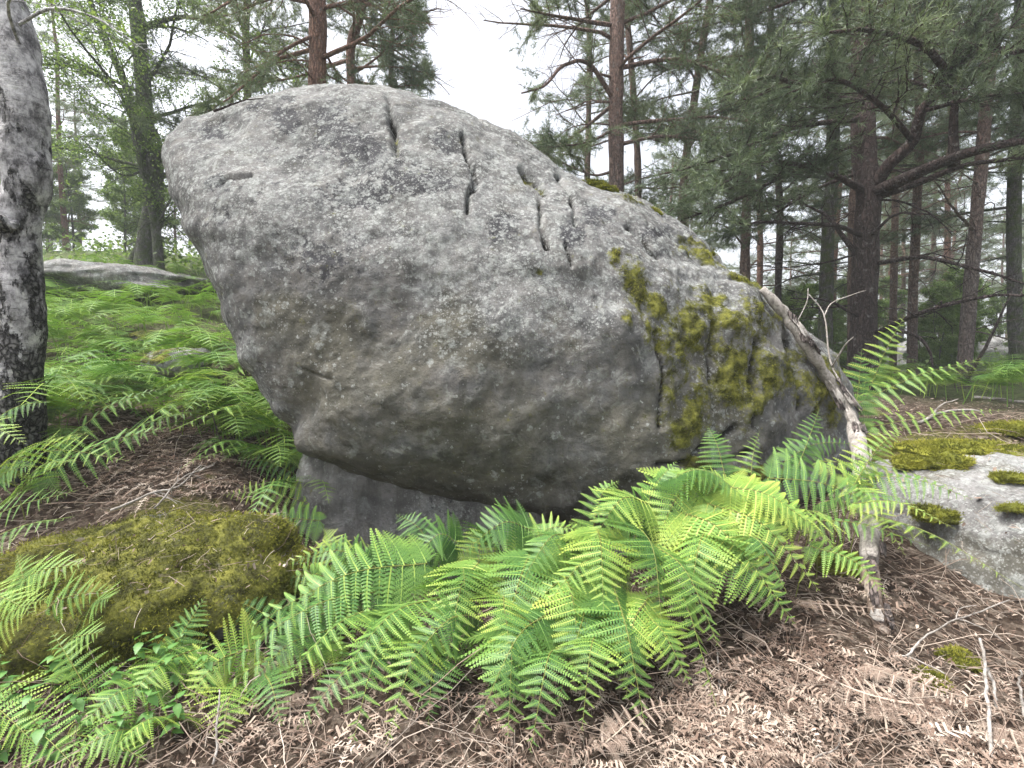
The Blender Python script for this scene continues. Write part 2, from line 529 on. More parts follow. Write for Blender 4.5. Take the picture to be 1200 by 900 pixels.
# ================================================================== THE GROUND
ctrl = []
for px, py, Y in ((600, 905, 1.9), (300, 905, 1.9), (0, 905, 1.9), (900, 905, 1.85), (1190, 900, 1.75), (0, 790, 2.3), (1100, 800, 2.15),
                  (1040, 735, 2.6), (960, 720, 2.7), (830, 715, 2.9), (600, 740, 2.9), (430, 740, 2.9), (450, 648, 4.4), (640, 655, 4.3), (300, 735, 2.8),
                  (60, 590, 3.6), (150, 545, 4.0), (250, 530, 4.3), (310, 560, 4.2), (200, 470, 5.6), (60, 500, 4.5), (330, 500, 5.4),
                  (180, 425, 7.0), (300, 440, 7.0), (60, 420, 7.0), (120, 335, 11.0), (230, 355, 10.0), (30, 330, 11.0), (120, 300, 15.0), (220, 315, 14.0),
                  (-300, 420, 8.0), (-300, 560, 4), (1130, 500, 4.7), (1200, 505, 4.6), (1010, 545, 4.4), (1050, 478, 6.0), (1150, 470, 8.0), (1300, 470, 7.0),
                  (900, 460, 8.0), (1100, 443, 15.0), (1000, 440, 12.0), (1400, 640, 3.4), (1180, 745, 2.5)):
    ctrl.append(W(px, py, Y))
ctrl += [np.array(v, float) for v in (
    (0, 0.6, -0.12), (-2.5, 0.6, -0.05), (2.5, 0.6, 0.0), (0, -3, -0.3), (-6, -3, 0.2), (6, -3, 0.3), (6, 1.5, 0.5), (-6, 2, 0.6), (0, -12, -0.5),
    (-12, -10, 1), (12, -10, 0), (0, 6, 0.3), (0, 9, 0.9), (-2, 14, 2.4), (2, 14, 1.2), (-3, 22, 3.0), (5, 25, 1.2), (-14, 24, 6.2), (-30, 30, 6.5), (15, 30, 1.6), (30, 30, 2.2),
    (22, 45, 3.2), (0, 45, 2.4), (-20, 50, 6.5), (45, 45, 3), (-45, 45, 6), (0, -45, 0), (-45, -20, 2), (45, -20, 1), (40, 5, 1.5), (-40, 5, 4))]
ctrl = np.array(ctrl)


def tps(r2):
    return np.where(r2 > 1e-9, 0.5 * r2 * np.log(np.maximum(r2, 1e-9)), 0)


_n = len(ctrl)
_d2 = ((ctrl[:, None, :2] - ctrl[None, :, :2]) ** 2).sum(-1)
_A = np.zeros((_n + 3, _n + 3))
_A[:_n, :_n] = tps(_d2) + np.eye(_n) * 0.05
_A[:_n, _n] = 1
_A[:_n, _n + 1:] = ctrl[:, :2]
_A[_n, :_n] = 1
_A[_n + 1:, :_n] = ctrl[:, :2].T
_sol = np.linalg.solve(_A, np.concatenate([ctrl[:, 2], np.zeros(3)]))


def H(x, y):
    x = np.atleast_1d(np.asarray(x, float))
    y = np.atleast_1d(np.asarray(y, float))
    r = np.hypot(x, y)
    k = np.where(r > 50, 50 / np.maximum(r, 1e-6), 1)
    X, Y = x * k, y * k
    out = np.zeros_like(X)
    for s in range(0, len(X), 60000):
        xs, ys = X[s:s + 60000], Y[s:s + 60000]
        d2 = (xs[:, None] - ctrl[None, :, 0]) ** 2 + (ys[:, None] - ctrl[None, :, 1]) ** 2
        out[s:s + 60000] = tps(d2) @ _sol[:_n] + _sol[_n] + _sol[_n + 1] * xs + _sol[_n + 2] * ys
    Q = np.stack([x, y, np.zeros_like(x)], -1)
    out = out + 0.07 * fbm(Q, 0.9, 3, 3) + 0.03 * vnoise(Q, 4.0, 9) * (r < 15)
    return out


def h1(x, y):
    return float(H(x, y)[0])


def build_ground():
    n = 380
    s = np.linspace(-1, 1, n)
    g = np.sign(s) * (np.sinh(np.abs(s) * 6.2) / np.sinh(6.2)) * 600
    gx, gy = np.meshgrid(g, g + 2.2)
    x, y = gx.ravel(), gy.ravel()
    z = H(x, y)
    near = np.exp(-((x / 6) ** 2 + ((y - 3) / 6) ** 2))
    P = np.stack([x, y, z], -1)
    z = z + 0.02 * near * vnoise(P, 13, 5)
    i, j = np.meshgrid(np.arange(n - 1), np.arange(n - 1))
    a = (j * n + i).ravel()
    F = np.stack([a, a + 1, a + n + 1, a + n], -1)
    px, py = proj(P)
    moss = 0.75 * np.exp(-(((x + 2.2) / 0.9) ** 2 + ((y - 3.3) / 0.6) ** 2)) + 0.6 * np.exp(-(((x - 4.0) / 1.6) ** 2 + ((y - 4.6) / 0.5) ** 2)) \
        + 0.5 * np.exp(-(((x - 2.3) / 0.4) ** 2 + ((y - 3.2) / 0.6) ** 2))
    green = smooth(7, 13, np.hypot(x, y)) * 0.9
    me = make_mesh('ground', np.stack([x, y, z], -1), F, None, [M_GROUND], True, {'m_moss': moss, 'm_green': green})
    tag(link('ground', me), 'brown forest floor of dead bracken and leaf litter', None, None, 'structure')


build_ground()


# ================================================================== THE BOULDERS
def cube_sphere(N):
    idx = np.arange(N + 1)
    a, b = np.meshgrid(idx, idx)
    a, b = a.ravel(), b.ravel()
    z0, zN = np.zeros_like(a), np.full_like(a, N)
    faces = [(a, b, zN), (b, a, z0), (a, zN, b)[0:1] + (zN, b), (b, z0, a), (zN, a, b), (z0, b, a)]
    faces = [(a, b, zN), (b, a, z0), (b, zN, a), (a, z0, b), (zN, a, b), (z0, b, a)]
    K, Q = [], []
    i, j = np.meshgrid(np.arange(N), np.arange(N))
    q = (j * (N + 1) + i).ravel()
    q = np.stack([q, q + 1, q + N + 2, q + N + 1], -1)
    for f, c in enumerate(faces):
        K.append(np.stack(c, -1))
        Q.append(q + f * (N + 1) ** 2)
    K, Q = np.concatenate(K), np.concatenate(Q)
    key = (K[:, 0] * (N + 1) + K[:, 1]) * (N + 1) + K[:, 2]
    u, first, inv = np.unique(key, return_index=True, return_inverse=True)
    P = K[first] / N * 2.0 - 1
    P = np.tan(P * math.pi / 4)
    P /= np.linalg.norm(P, axis=1)[:, None]
    return P, inv.reshape(-1)[Q]


def vnormals(V, F):
    a, b, c, d = V[F[:, 0]], V[F[:, 1]], V[F[:, 2]], V[F[:, 3]]
    fn = np.cross(c - a, d - b)
    N = np.zeros_like(V)
    for k in range(4):
        for ax in range(3):
            N[:, ax] += np.bincount(F[:, k], fn[:, ax], len(V))
    return N / (np.linalg.norm(N, axis=1)[:, None] + 1e-12)


def seg_dist(px, py, line):
    """distance in pixels to a polyline and the position along it"""
    best = np.full(px.shape, 1e9)
    for (x0, y0), (x1, y1) in zip(line[:-1], line[1:]):
        dx, dy = x1 - x0, y1 - y0
        t = np.clip(((px - x0) * dx + (py - y0) * dy) / (dx * dx + dy * dy), 0, 1)
        best = np.minimum(best, np.hypot(px - x0 - t * dx, py - y0 - t * dy))
    return best


OUT = [(190, 190, 4.7), (196, 166, 4.85), (215, 146, 4.95), (255, 125, 5.1), (300, 111, 5.2), (350, 101, 5.25), (400, 97, 5.3), (445, 101, 5.3), (490, 113, 5.3),
       (540, 132, 5.3), (590, 153, 5.3), (630, 176, 5.3), (662, 203, 5.3), (700, 216, 5.3), (740, 228, 5.3), (780, 248, 5.3), (820, 280, 5.3),
       (850, 308, 5.3), (890, 342, 5.25), (930, 372, 5.2), (965, 402, 5.15), (990, 440, 5.1), (1006, 490, 5.0), (1005, 545, 4.9), (960, 590, 4.7),
       (890, 615, 4.5), (800, 625, 4.4), (720, 628, 4.35), (640, 622, 4.3), (560, 606, 4.25), (500, 588, 4.2), (440, 566, 4.2), (390, 548, 4.2), (352, 530, 4.3),
       (330, 500, 4.35), (303, 450, 4.4), (278, 400, 4.45), (255, 350, 4.5), (238, 300, 4.5), (215, 258, 4.55), (196, 225, 4.6)]
BC = W(590, 345, 4.95)


def build_boulder():
    S, F = cube_sphere(232)
    # more vertices on the near side than on the hidden far side
    al = np.arccos(np.clip(-S[:, 1], -1, 1))
    al2 = math.pi * (al / math.pi) ** 1.18
    k = np.sin(al2) / np.maximum(np.sin(al), 1e-9)
    S = np.stack([S[:, 0] * k, -np.cos(al2), S[:, 2] * k], -1)
    th = np.arctan2(S[:, 2], S[:, 0])
    rho = np.hypot(S[:, 0], S[:, 2])
    O = np.array([W(*o) for o in OUT])
    oth = np.arctan2(O[:, 2] - BC[2], O[:, 0] - BC[0])
    order = np.argsort(oth)
    oth, O = oth[order], O[order]
    grid = np.linspace(-math.pi, math.pi, 721)

    def per(v):
        return np.interp(grid, np.concatenate([oth[-2:] - 2 * math.pi, oth, oth[:2] + 2 * math.pi]), np.concatenate([v[-2:], v, v[:2]]))
    rad = per(np.hypot(O[:, 0] - BC[0], O[:, 2] - BC[2]))
    oy = per(O[:, 1])

    def blur(v, n):
        kk = np.hanning(n * 2 + 1)
        kk /= kk.sum()
        vv = np.concatenate([v[-n - 1:-1], v, v[1:n + 1]])
        return np.convolve(vv, kk, 'valid')
    rad, oy = blur(rad, 5), blur(oy, 12)
    target = rad.copy()
    # target silhouette in the picture, by angle about the projected centre
    cx, cy = proj(BC)
    tp = np.array([(o[0], o[1]) for o in OUT], float)
    ta = np.arctan2(-(tp[:, 1] - cy), tp[:, 0] - cx)
    tr = np.hypot(tp[:, 0] - cx, tp[:, 1] - cy)
    od = np.argsort(ta)
    ta, tr = ta[od], tr[od]
    tgt = blur(np.interp(grid, np.concatenate([ta[-2:] - 2 * math.pi, ta, ta[:2] + 2 * math.pi]), np.concatenate([tr[-2:], tr, tr[:2]])), 4)
    ell = blur(rad, 110)

    def shape(rad):
        ro = np.interp(th, grid, rad)
        re = np.interp(th, grid, ell)
        rr = re + (ro - re) * smooth(0.05, 0.95, rho)
        yy = BC[1] + (np.interp(th, grid, oy) - BC[1]) * smooth(0.1, 1.0, rho)
        V = np.stack([BC[0] + np.cos(th) * rr * rho, np.zeros_like(th), BC[2] + np.sin(th) * rr * rho], -1)
        front = np.clip(-S[:, 1], 0, 1)
        back = np.clip(S[:, 1], 0, 1)
        # full, slightly flattened face: strongest bulge a little below the middle
        zrel = (V[:, 2] - BC[2]) / 2.4
        xrel = (V[:, 0] - BC[0]) / 3.6
        D = 1.36 * (1 - 0.30 * np.clip(zrel, 0, 1) - 0.10 * xrel ** 2)
        yy = yy - D * front ** 0.82 + 1.7 * back
        yy = yy + 0.10 * np.exp(-((xrel + 0.1) / 0.4) ** 2 - ((zrel + 0.75) / 0.22) ** 2) * (front > 0)
        V[:, 1] = yy
        return V
    for it in range(5):
        V = shape(rad)
        V = V + vnormals(V, F) * (0.11 * fbm(V, 0.55, 3, 11))[:, None]
        px, py = proj(V)
        a = np.arctan2(-(py - cy), px - cx)
        r = np.hypot(px - cx, py - cy)
        b = np.clip(((a + math.pi) / (2 * math.pi) * 720).round().astype(int), 0, 720)
        mx = np.zeros(721)
        np.maximum.at(mx, b, r)
        mx[0] = mx[-1] = max(mx[0], mx[-1])
        mx = np.where(mx < 1, tgt, mx)
        rad = rad * blur(np.clip(tgt / mx, 0.9, 1.1), 5)
    px, py = proj(V)
    N = vnormals(V, F)
    front = smooth(0.0, 0.15, -S[:, 1])

    def blob(cx_, cy_, rx, ry, ang=0):
        c, s = math.cos(R(ang)), math.sin(R(ang))
        dx, dy = px - cx_, py - cy_
        u, v = dx * c + dy * s, -dx * s + dy * c
        return np.exp(-((u / rx) ** 2 + (v / ry) ** 2))
    nz = fbm(V, 2.2, 4, 21)
    nf = fbm(V, 7.0, 4, 33)
    moss = np.zeros(len(V))
    for m in ((752, 335, 18, 34, -15), (770, 352, 14, 26, 0), (815, 382, 26, 20, 20), (792, 440, 24, 62, -8), (815, 470, 20, 36, 0), (835, 345, 20, 14, 30), (880, 372, 28, 16, 40),
              (850, 412, 26, 22, 20), (862, 430, 22, 36, 0), (905, 380, 14, 22, 35), (925, 432, 24, 34, 20), (955, 452, 26, 36, 10), (975, 470, 14, 32, 0), (900, 455, 16, 26, 0),
              (820, 545, 20, 12, 0), (880, 560, 40, 20, 0), (735, 380, 7, 16, 0), (760, 388, 5, 16, 0), (722, 296, 8, 10, 0), (816, 296, 26, 7, 38),
              (860, 330, 30, 7, 40), (735, 232, 20, 5, 20), (633, 318, 8, 5, 0), (800, 500, 16, 22, 0)):
        moss = np.maximum(moss, blob(*m))
    moss = np.maximum(moss * 0.95, 0.58 * np.clip(blob(852, 425, 98, 82, 25) * 1.35, 0, 1))
    moss = np.clip(moss + (0.34 * nz + 0.34 * nf) * smooth(0.05, 0.3, moss), 0, 1.2) * front
    dark = np.zeros(len(V))
    for m in ((343, 117, 16, 6), (335, 140, 22, 20), (385, 133, 26, 14), (395, 160, 30, 18), (425, 180, 26, 22), (420, 230, 36, 12), (300, 125, 14, 6), (520, 165, 22, 12),
              (250, 150, 20, 12), (590, 265, 20, 22), (700, 250, 20, 10), (770, 270, 24, 8), (500, 215, 40, 16), (670, 275, 14, 14), (372, 300, 60, 30), (260, 215, 22, 9)):
        dark = np.maximum(dark, blob(*m))
    dark = np.clip(dark * (0.9 + 0.5 * nz) + 0.35 * smooth(0.2, 0.9, fbm(V, 1.3, 4, 95)) * smooth(330, 260, py), 0, 1) * front
    lowface = smooth(-10, 120, py - (300 + 0.16 * (px - 300)) + 45 * nz) * smooth(960, 800, px)  # darkens lower face: part algal growth, part overhang shade put into the colour
    algae_shade = np.clip(0.72 * lowface + 0.3 * blob(520, 470, 150, 70) + 0.3 * blob(430, 400, 70, 50) + 0.5 * blob(470, 570, 140, 26)
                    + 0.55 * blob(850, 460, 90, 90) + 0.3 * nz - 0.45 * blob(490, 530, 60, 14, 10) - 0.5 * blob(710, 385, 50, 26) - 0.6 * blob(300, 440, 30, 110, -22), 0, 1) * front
    crack = np.zeros(len(V))
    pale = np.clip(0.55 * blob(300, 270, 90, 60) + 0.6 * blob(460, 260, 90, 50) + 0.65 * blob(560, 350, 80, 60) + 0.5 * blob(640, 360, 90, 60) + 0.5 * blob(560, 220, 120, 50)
                   + 0.55 * smooth(330, 230, py - 0.25 * (px - 400)) + 0.35 * blob(290, 265, 60, 40) + 0.3 * blob(470, 255, 70, 30) + 0.6 * blob(240, 330, 26, 70, -20) + 0.6 * blob(300, 450, 16, 80, -22) + 0.5 * blob(790, 330, 60, 40) + 0.55 * blob(840, 470, 60, 60) + 0.25 * nz, 0, 1) * front  # lichen zones; the whole upper face also lightened to imitate sky light
    # relief: lumps, ribs on the mossy shoulder, cracks
    rough_zone = np.clip(blob(860, 430, 110, 100) + 0.4 * blob(800, 330, 70, 50), 0, 1)
    disp = 0.030 * fbm(V, 1.9, 4, 41) + 0.012 * nf
    rib = fbm(np.stack([px / 26.0, py / 90.0, V[:, 1]], -1), 1.0, 4, 51)
    disp += rough_zone * (0.055 * rib + 0.03 * fbm(V, 5.0, 3, 61))
    disp += 0.035 * np.clip(moss - 0.35, 0, 1) * (1 + 0.6 * nf)
    wob = 3.5 * vnoise(V, 4.0, 71) + 1.8 * vnoise(V, 12.0, 72)
    # ledge where the upper face breaks over the darker lower face, and the lip above the pedestal
    cracks = [([(452, 112), (459, 130), (463, 152), (466, 184)], 4.2, 0.10), ([(541, 160), (551, 190), (556, 205), (551, 226), (550, 250)], 3.0, 0.07),
              ([(556, 196), (560, 208), (556, 222)], 4.0, 0.06), ([(611, 200), (625, 211), (638, 224)], 5.0, 0.08), ([(611, 204), (622, 220), (634, 236), (634, 262), (641, 288)], 2.6, 0.06),
              ([(634, 255), (641, 286)], 4.2, 0.06), ([(653, 206), (668, 232), (677, 262)], 2.8, 0.06), ([(664, 283), (668, 304)], 3.2, 0.05), ([(258, 215), (268, 209), (280, 208), (294, 203)], 2.4, 0.05),
              ([(737, 265), (752, 276), (771, 296)], 4.5, 0.05), ([(760, 262), (775, 273)], 4.0, 0.03), ([(700, 300), (712, 318)], 2.5, 0.03),
              ([(420, 145), (428, 170), (430, 190)], 2.4, 0.025), ([(560, 140), (600, 170), (640, 200)], 3.0, 0.018), ([(700, 345), (706, 380)], 2.5, 0.02),
              ([(345, 430), (370, 440), (390, 446)], 2.5, 0.025), ([(770, 545), (810, 540), (850, 512), (862, 500)], 4.5, 0.07), ([(780, 575), (830, 560), (880, 530)], 4.5, 0.06),
              ([(770, 390), (776, 440), (772, 500)], 4.0, 0.05), ([(838, 380), (832, 430), (838, 480)], 4.0, 0.05), ([(890, 400), (880, 450), (884, 500)], 5.0, 0.06),
              ([(925, 395), (935, 440), (938, 480)], 4.5, 0.05)]
    for line, wd, dp in cracks:
        d = seg_dist(px + wob, py + wob * 0.5, line)
        along = np.clip(0.85 + 0.6 * vnoise(V, 5.0, 88), 0.35, 1.15)
        disp -= dp * along * np.exp(-(d / (wd * 0.8)) ** 2)
        crack = np.maximum(crack, along * min(1.0, dp / 0.055) * np.exp(-(d / (wd * 0.62)) ** 2) * (dp > 0.022))
    sel = np.exp(-(seg_dist(px + wob, py, [(352, 520), (400, 530), (450, 552), (500, 572), (580, 588), (660, 590)]) / 9.0) ** 2)
    disp += 0.03 * sel
    disp -= 0.06 * np.exp(-(seg_dist(px + wob * 2, py, [(380, 150), (330, 170), (270, 190), (235, 200)]) / 12.0) ** 2) * 0.4
    # shallow hollow under the pale shoulder and scoops on the lower face
    disp -= 0.07 * blob(690, 330, 60, 26, 15) + 0.06 * blob(350, 470, 40, 30) - 0.06 * blob(560, 400, 140, 50, 10) - 0.04 * blob(720, 390, 30, 20)
    # moss settles in the wide cracks
    moss = np.maximum(moss, 0.85 * np.exp(-(seg_dist(px, py, [(613, 202), (636, 222)]) / 3.5) ** 2))
    moss = np.maximum(moss, 0.7 * np.exp(-(seg_dist(px, py, [(464, 160), (466, 180)]) / 3.0) ** 2))
    V = V + N * (disp * (0.35 + 0.65 * front))[:, None]
    t = thing('giant_boulder', 'huge grey sandstone boulder overhanging on a narrow foot above green bracken', 'boulder', (BC[0], BC[1], 0.0))
    me = make_mesh('stone', V - np.array(t.location), F, None, [M_ROCK], True, {'m_moss': moss, 'm_dark': dark, 'm_algae_shade': algae_shade, 'm_pale': pale, 'm_crack': crack * (1 - smooth(.5, .8, moss))})
    link('stone', me, t)
    return t, V, N, moss, px, py, F


def tufts(rng, P, N, size, spread=0.5, tint=None, blades=3):
    """short moss shoots: thin triangles standing on the points P along the normals N"""
    n = len(P)
    Pp = np.repeat(P, blades, 0)
    Nn = np.repeat(N, blades, 0)
    d = Nn + rng.normal(0, spread, (n * blades, 3))
    d /= np.linalg.norm(d, axis=1)[:, None]
    L = size * rng.uniform(0.5, 1.3, n * blades)
    s = np.cross(d, rng.normal(0, 1, (n * blades, 3)))
    s /= np.linalg.norm(s, axis=1)[:, None] + 1e-9
    wv = (L * 0.16)[:, None]
    a = Pp - s * wv - Nn * size * 0.2
    b = Pp + s * wv - Nn * size * 0.2
    c = Pp + d * L[:, None]
    V = np.stack([a, b, c], 1).reshape(-1, 3)
    F = np.arange(len(V)).reshape(-1, 3)
    tt = np.repeat(rng.uniform(0, 1, n) if tint is None else tint, blades)
    T = np.stack([tt * 0.5, tt * 0.5, np.clip(tt + 0.15, 0, 1)], 1).ravel()
    return V, F, T


BO, BV, BN, BMOSS, BPX, BPY, BF = build_boulder()
rng = np.random.default_rng(5)
cand = np.where((BMOSS > 0.72) & (BV[:, 1] < BC[1] + 0.6))[0]
pick = rng.choice(cand, min(26000, len(cand)), replace=False)
mb = MB()
v, f, tt = tufts(rng, BV[pick] - np.array(BO.location) + rng.normal(0, .006, (len(pick), 3)), BN[pick], 0.014, 0.6, np.clip(0.35 + 0.5 * fbm(BV[pick], 3, 3, 5), 0, 1), 2)
mb.add(v, None, f, tt)
tag(link('moss', mb.mesh('moss', [M_MOSS], False), BO), 'olive and yellow moss growing down the right shoulder of the boulder', None, None, 'stuff')


def boulder_y(px, py, default=5.0):
    m = (np.abs(BPX - px) < 6) & (np.abs(BPY - py) < 6)
    return float(BV[m, 1].min()) if m.any() else default


def rock(name, label, cen, size, seed, mat, N=60, flat=0.0, amp=0.22, rot=0, power=2.6, moss_top=0.0, group=None, pale=0.3, shear=0.0, cat='rock', stain=0.0):
    S, F = cube_sphere(N)
    q = (np.abs(S) ** power).sum(1) ** (1 / power)
    P = S / q[:, None]
    P = P * (1 + amp * fbm(S + seed * 3.1, 1.1, 3, seed)[:, None])
    P[:, 2] += shear * P[:, 0]
    V = P * np.array(size)
    c, s = math.cos(R(rot)), math.sin(R(rot))
    V = np.stack([V[:, 0] * c - V[:, 1] * s, V[:, 0] * s + V[:, 1] * c, V[:, 2]], -1)
    Nn = vnormals(V, F)
    V = V + Nn * (0.05 * fbm(V + seed, 1.6, 4, seed + 5) + 0.012 * fbm(V + seed, 8, 3, seed + 9))[:, None]
    Nn = vnormals(V, F)
    nz = fbm(V + seed, 2.0, 4, seed + 2)
    moss = np.clip(moss_top * smooth(0.1 if moss_top < 1.2 else -0.75, 0.7 if moss_top < 1.2 else 0.1, Nn[:, 2]) + 0.5 * nz * (moss_top > 0), 0, 1.2)
    V = V + Nn * (smooth(0.4, 0.9, moss) * (0.03 + (moss_top > 1.2) * (0.022 * fbm(V + seed, 5, 3, 77) + 0.012 * fbm(V, 14, 2, 78))))[:, None]
    me = make_mesh(name, V, F, None, [mat], True, {'m_moss': moss, 'm_pale': np.clip(pale + 0.4 * nz, 0, 1), 'm_dark': np.clip(0.3 * nz, 0, 1), 'm_algae_shade': np.clip(stain * (smooth(0.75, 0.05, V[:, 2] / size[2]) + 0.5 * nz), 0, 1)})
    o = link(name, me, None, tuple(cen))
    tag(o, label, cat, group)
    return o, V + np.array(cen), Nn, moss


# the foot that carries the boulder
p0 = W(600, 600, 5.15)
rock('pedestal_rock', 'squared dark stone foot hidden in the shade beneath the giant boulder', (p0[0] - 0.14, 4.76, 0.12), (1.80, 0.92, 0.76), 4, M_ROCK2, 80, amp=0.05, power=7, pale=0.25)

# mossy rock bottom left
mc = W(165, 690, 3.0)
o, rv, rn, rm = rock('moss_covered_rock', 'low rounded rock under a carpet of yellow green moss beside the pedestal', (mc[0] - 0.05, 3.02, -0.04), (1.16, 0.66, 0.43), 12, M_ROCK, 110, amp=0.17, moss_top=1.3, power=2.05, shear=0.42, rot=6)
LITTERED = [(rv, rn, 420)]
mb = MB()
sel = np.where((rm > 0.5) & (rn[:, 2] > -0.5) & (rv[:, 1] < 3.6))[0]
idx = rng.choice(sel, 34000)
jit = rng.normal(0, 0.012, (len(idx), 3))
v, f, tt = tufts(rng, rv[idx] - np.array(o.location) + jit, rn[idx], 0.018, 0.6, np.clip(0.45 + 0.5 * fbm(rv[idx], 2.2, 4, 8), 0, 1), 2)
mb.add(v, None, f, tt)
tag(link('moss', mb.mesh('moss', [M_MOSS], False), o), None, None, None, 'stuff')

# pale rock on the right
o, rv, rn, rm = rock('pale_slab_rock', 'broad whitish lichen covered rock slab sloping at the right beside the dead branch', (W(1195, 600, 3.45)[0] + 0.55, 3.64, 0.12), (1.32, 1.15, 0.62), 23, M_ROCK2, 110, amp=0.07, moss_top=0.0, power=3.2, pale=1.0, rot=12, stain=1.9)
PALE_V, PALE_O = rv, o
LITTERED.append((rv, rn, 260))


def drop(px, py, V, rad=7):
    """nearest vertex of V seen near a pixel"""
    a, b = proj(V)
    m = (np.abs(a - px) < rad) & (np.abs(b - py) < rad)
    if not m.any():
        return None
    W_ = V[m]
    return W_[np.argmin(W_[:, 1])]


def cushion(label, P, size, seed, group='moss cushions', normal=None):
    S, F = cube_sphere(16)
    V = S * (1 + 0.25 * fbm(S + seed, 1.6, 3, seed))[:, None] * np.array(size)
    V[:, 2] = np.where(V[:, 2] < 0, V[:, 2] * 0.5, V[:, 2])
    Nn = vnormals(V, F)
    r_ = np.random.default_rng(seed)
    mb = MB()
    mb.add(V, F, None, np.clip(0.18 + 0.3 * fbm(V + seed, 6, 3, seed), 0, 1))
    k = int(min(5000, 60000 * size[0] * size[1]) + 500)
    idx = r_.choice(np.where(Nn[:, 2] > -0.2)[0], k)
    v, f, tt = tufts(r_, V[idx] + r_.normal(0, 0.012, (k, 3)) * min(1, size[0] * 5), Nn[idx], min(0.02, size[2] * 0.35), 0.6, np.clip(0.30 + 0.45 * fbm(V[idx] + seed, 8, 3, seed), 0, 1), 3)
    mb.add(v, None, f, tt)
    o = link('moss_cushion', mb.mesh('moss_cushion', [M_MOSS]), None, tuple(P))
    if normal is not None:
        o.rotation_euler = Vector(normal).to_track_quat('Z', 'X').to_euler()
    tag(o, label, 'moss', group)


for label, px, py, sz, V in (
        ('long golden moss mat along the back edge of the pale slab', 1120, 522, (0.50, 0.22, 0.075), None),
        ('yellow moss mat at the far right end of the pale slab', 1195, 505, (0.42, 0.25, 0.07), None),
        ('dark brown moss cushion at the pale slab front left corner', 1105, 540, (0.17, 0.13, 0.09), None),
        ('small moss clump between dead branch and pale slab', 1062, 540, (0.12, 0.10, 0.07), None),
        ('round moss cushion alone on the white slab face', 1182, 555, (0.11, 0.09, 0.045), None),
        ('flat moss crust low on the white slab', 1190, 590, (0.14, 0.07, 0.03), None),
        ('moss patch under the bracken beside the dead branch foot', 1095, 600, (0.16, 0.12, 0.07), None),
        ('bright green moss ball in the twigs below the pale slab', 1124, 778, (0.085, 0.075, 0.06), None),
        ('dull moss ball left of the bright green one', 1090, 800, (0.075, 0.07, 0.055), None),
        ('moss hump in the dead bracken beside the log base', 985, 665, (0.16, 0.12, 0.08), None)):
    P = drop(px, py, PALE_V)
    if P is None:
        # walk along the line of sight until it meets the ground
        for Y in np.arange(1.8, 9, 0.03):
            q = W(px, py, Y)
            if q[2] < h1(q[0], q[1]):
                P = q
                break
    cushion(label, P, sz, int(px + py))

for label, px, py, sz in (
        ('thick yellow moss pad on the crest of the giant boulder', 694, 216, (0.20, 0.14, 0.055)),
        ('second moss pad on the boulder crest, just right of the thick one', 715, 219, (0.10, 0.10, 0.04)),
        ('small moss pad just below the boulder crest', 723, 236, (0.09, 0.07, 0.035)),
        ('stretched moss strip along the boulder skyline left of the pine base', 762, 243, (0.18, 0.08, 0.03)),
        ('yellow moss strip on the boulder edge where it starts to steepen', 818, 290, (0.2, 0.09, 0.035)),
        ('thin moss strip along the boulder edge above the leaning log', 862, 327, (0.2, 0.08, 0.03))):
    m_ = (np.abs(BPX - px) < 7) & (np.abs(BPY - (py + 3)) < 7) & (BV[:, 1] < BC[1] + 0.8)
    if m_.any():
        nn_ = BN[m_].mean(0)
        nn_ = nn_ / np.linalg.norm(nn_)
        q_ = nn_ * 0.6 + np.array((0, 0, 0.4))
        cushion(label, BV[m_].mean(0) - nn_ * 0.01, (sz[0] * 0.8, sz[1] * 0.9, sz[2] * 1.3), int(px + py), 'moss pads on the boulder crest', normal=q_)


# the far slab up the left slope, stones among the ferns, and the rock seen far right
def on_ground(px, Y):
    x = (px - 600) / FPX * Y
    return np.array((x, Y, h1(x, Y)))


g = W(95, 318, 10.5)
rock('sloping_slab', 'flat grey rock slab high on the left slope behind the birch', (g[0], 10.8, g[2] - 0.25), (2.1, 1.2, 0.36), 31, M_ROCK, 50, rot=-8, shear=-0.12, pale=0.3, power=3)
g = W(205, 418, 6.2)
rock('fern_bed_rock', 'small pale rock with mossy top showing through the left ferns', (g[0], 6.3, g[2] - 0.08), (0.36, 0.3, 0.17), 35, M_ROCK2, 40, moss_top=0.7, pale=0.8)
g = W(190, 398, 7.6)
rock('fern_bed_rock', 'flat moss topped rock behind the small pale one on the left slope', (g[0], 7.7, g[2] - 0.15), (0.9, 0.5, 0.26), 36, M_ROCK, 40, moss_top=1.0)
g = W(1130, 404, 19)
rock('distant_rock', 'pale rounded outcrop far behind the trees at right', (g[0], 19.5, g[2] - 0.5), (2.3, 1.4, 0.95), 39, M_ROCK2, 40, pale=0.6)
g = W(985, 392, 22)
rock('distant_rock', 'smaller grey outcrop seen just left of the big forked pine', (g[0], 22, g[2] - 0.6), (1.6, 1.2, 0.9), 43, M_ROCK, 40, pale=0.5)
g = W(1195, 528, 5.4)
rock('back_stone', 'grey flat stone behind the moss mat at far right', (g[0] + 0.2, 5.9, g[2] - 0.02), (0.5, 0.3, 0.14), 47, M_ROCK2, 30, pale=0.5)


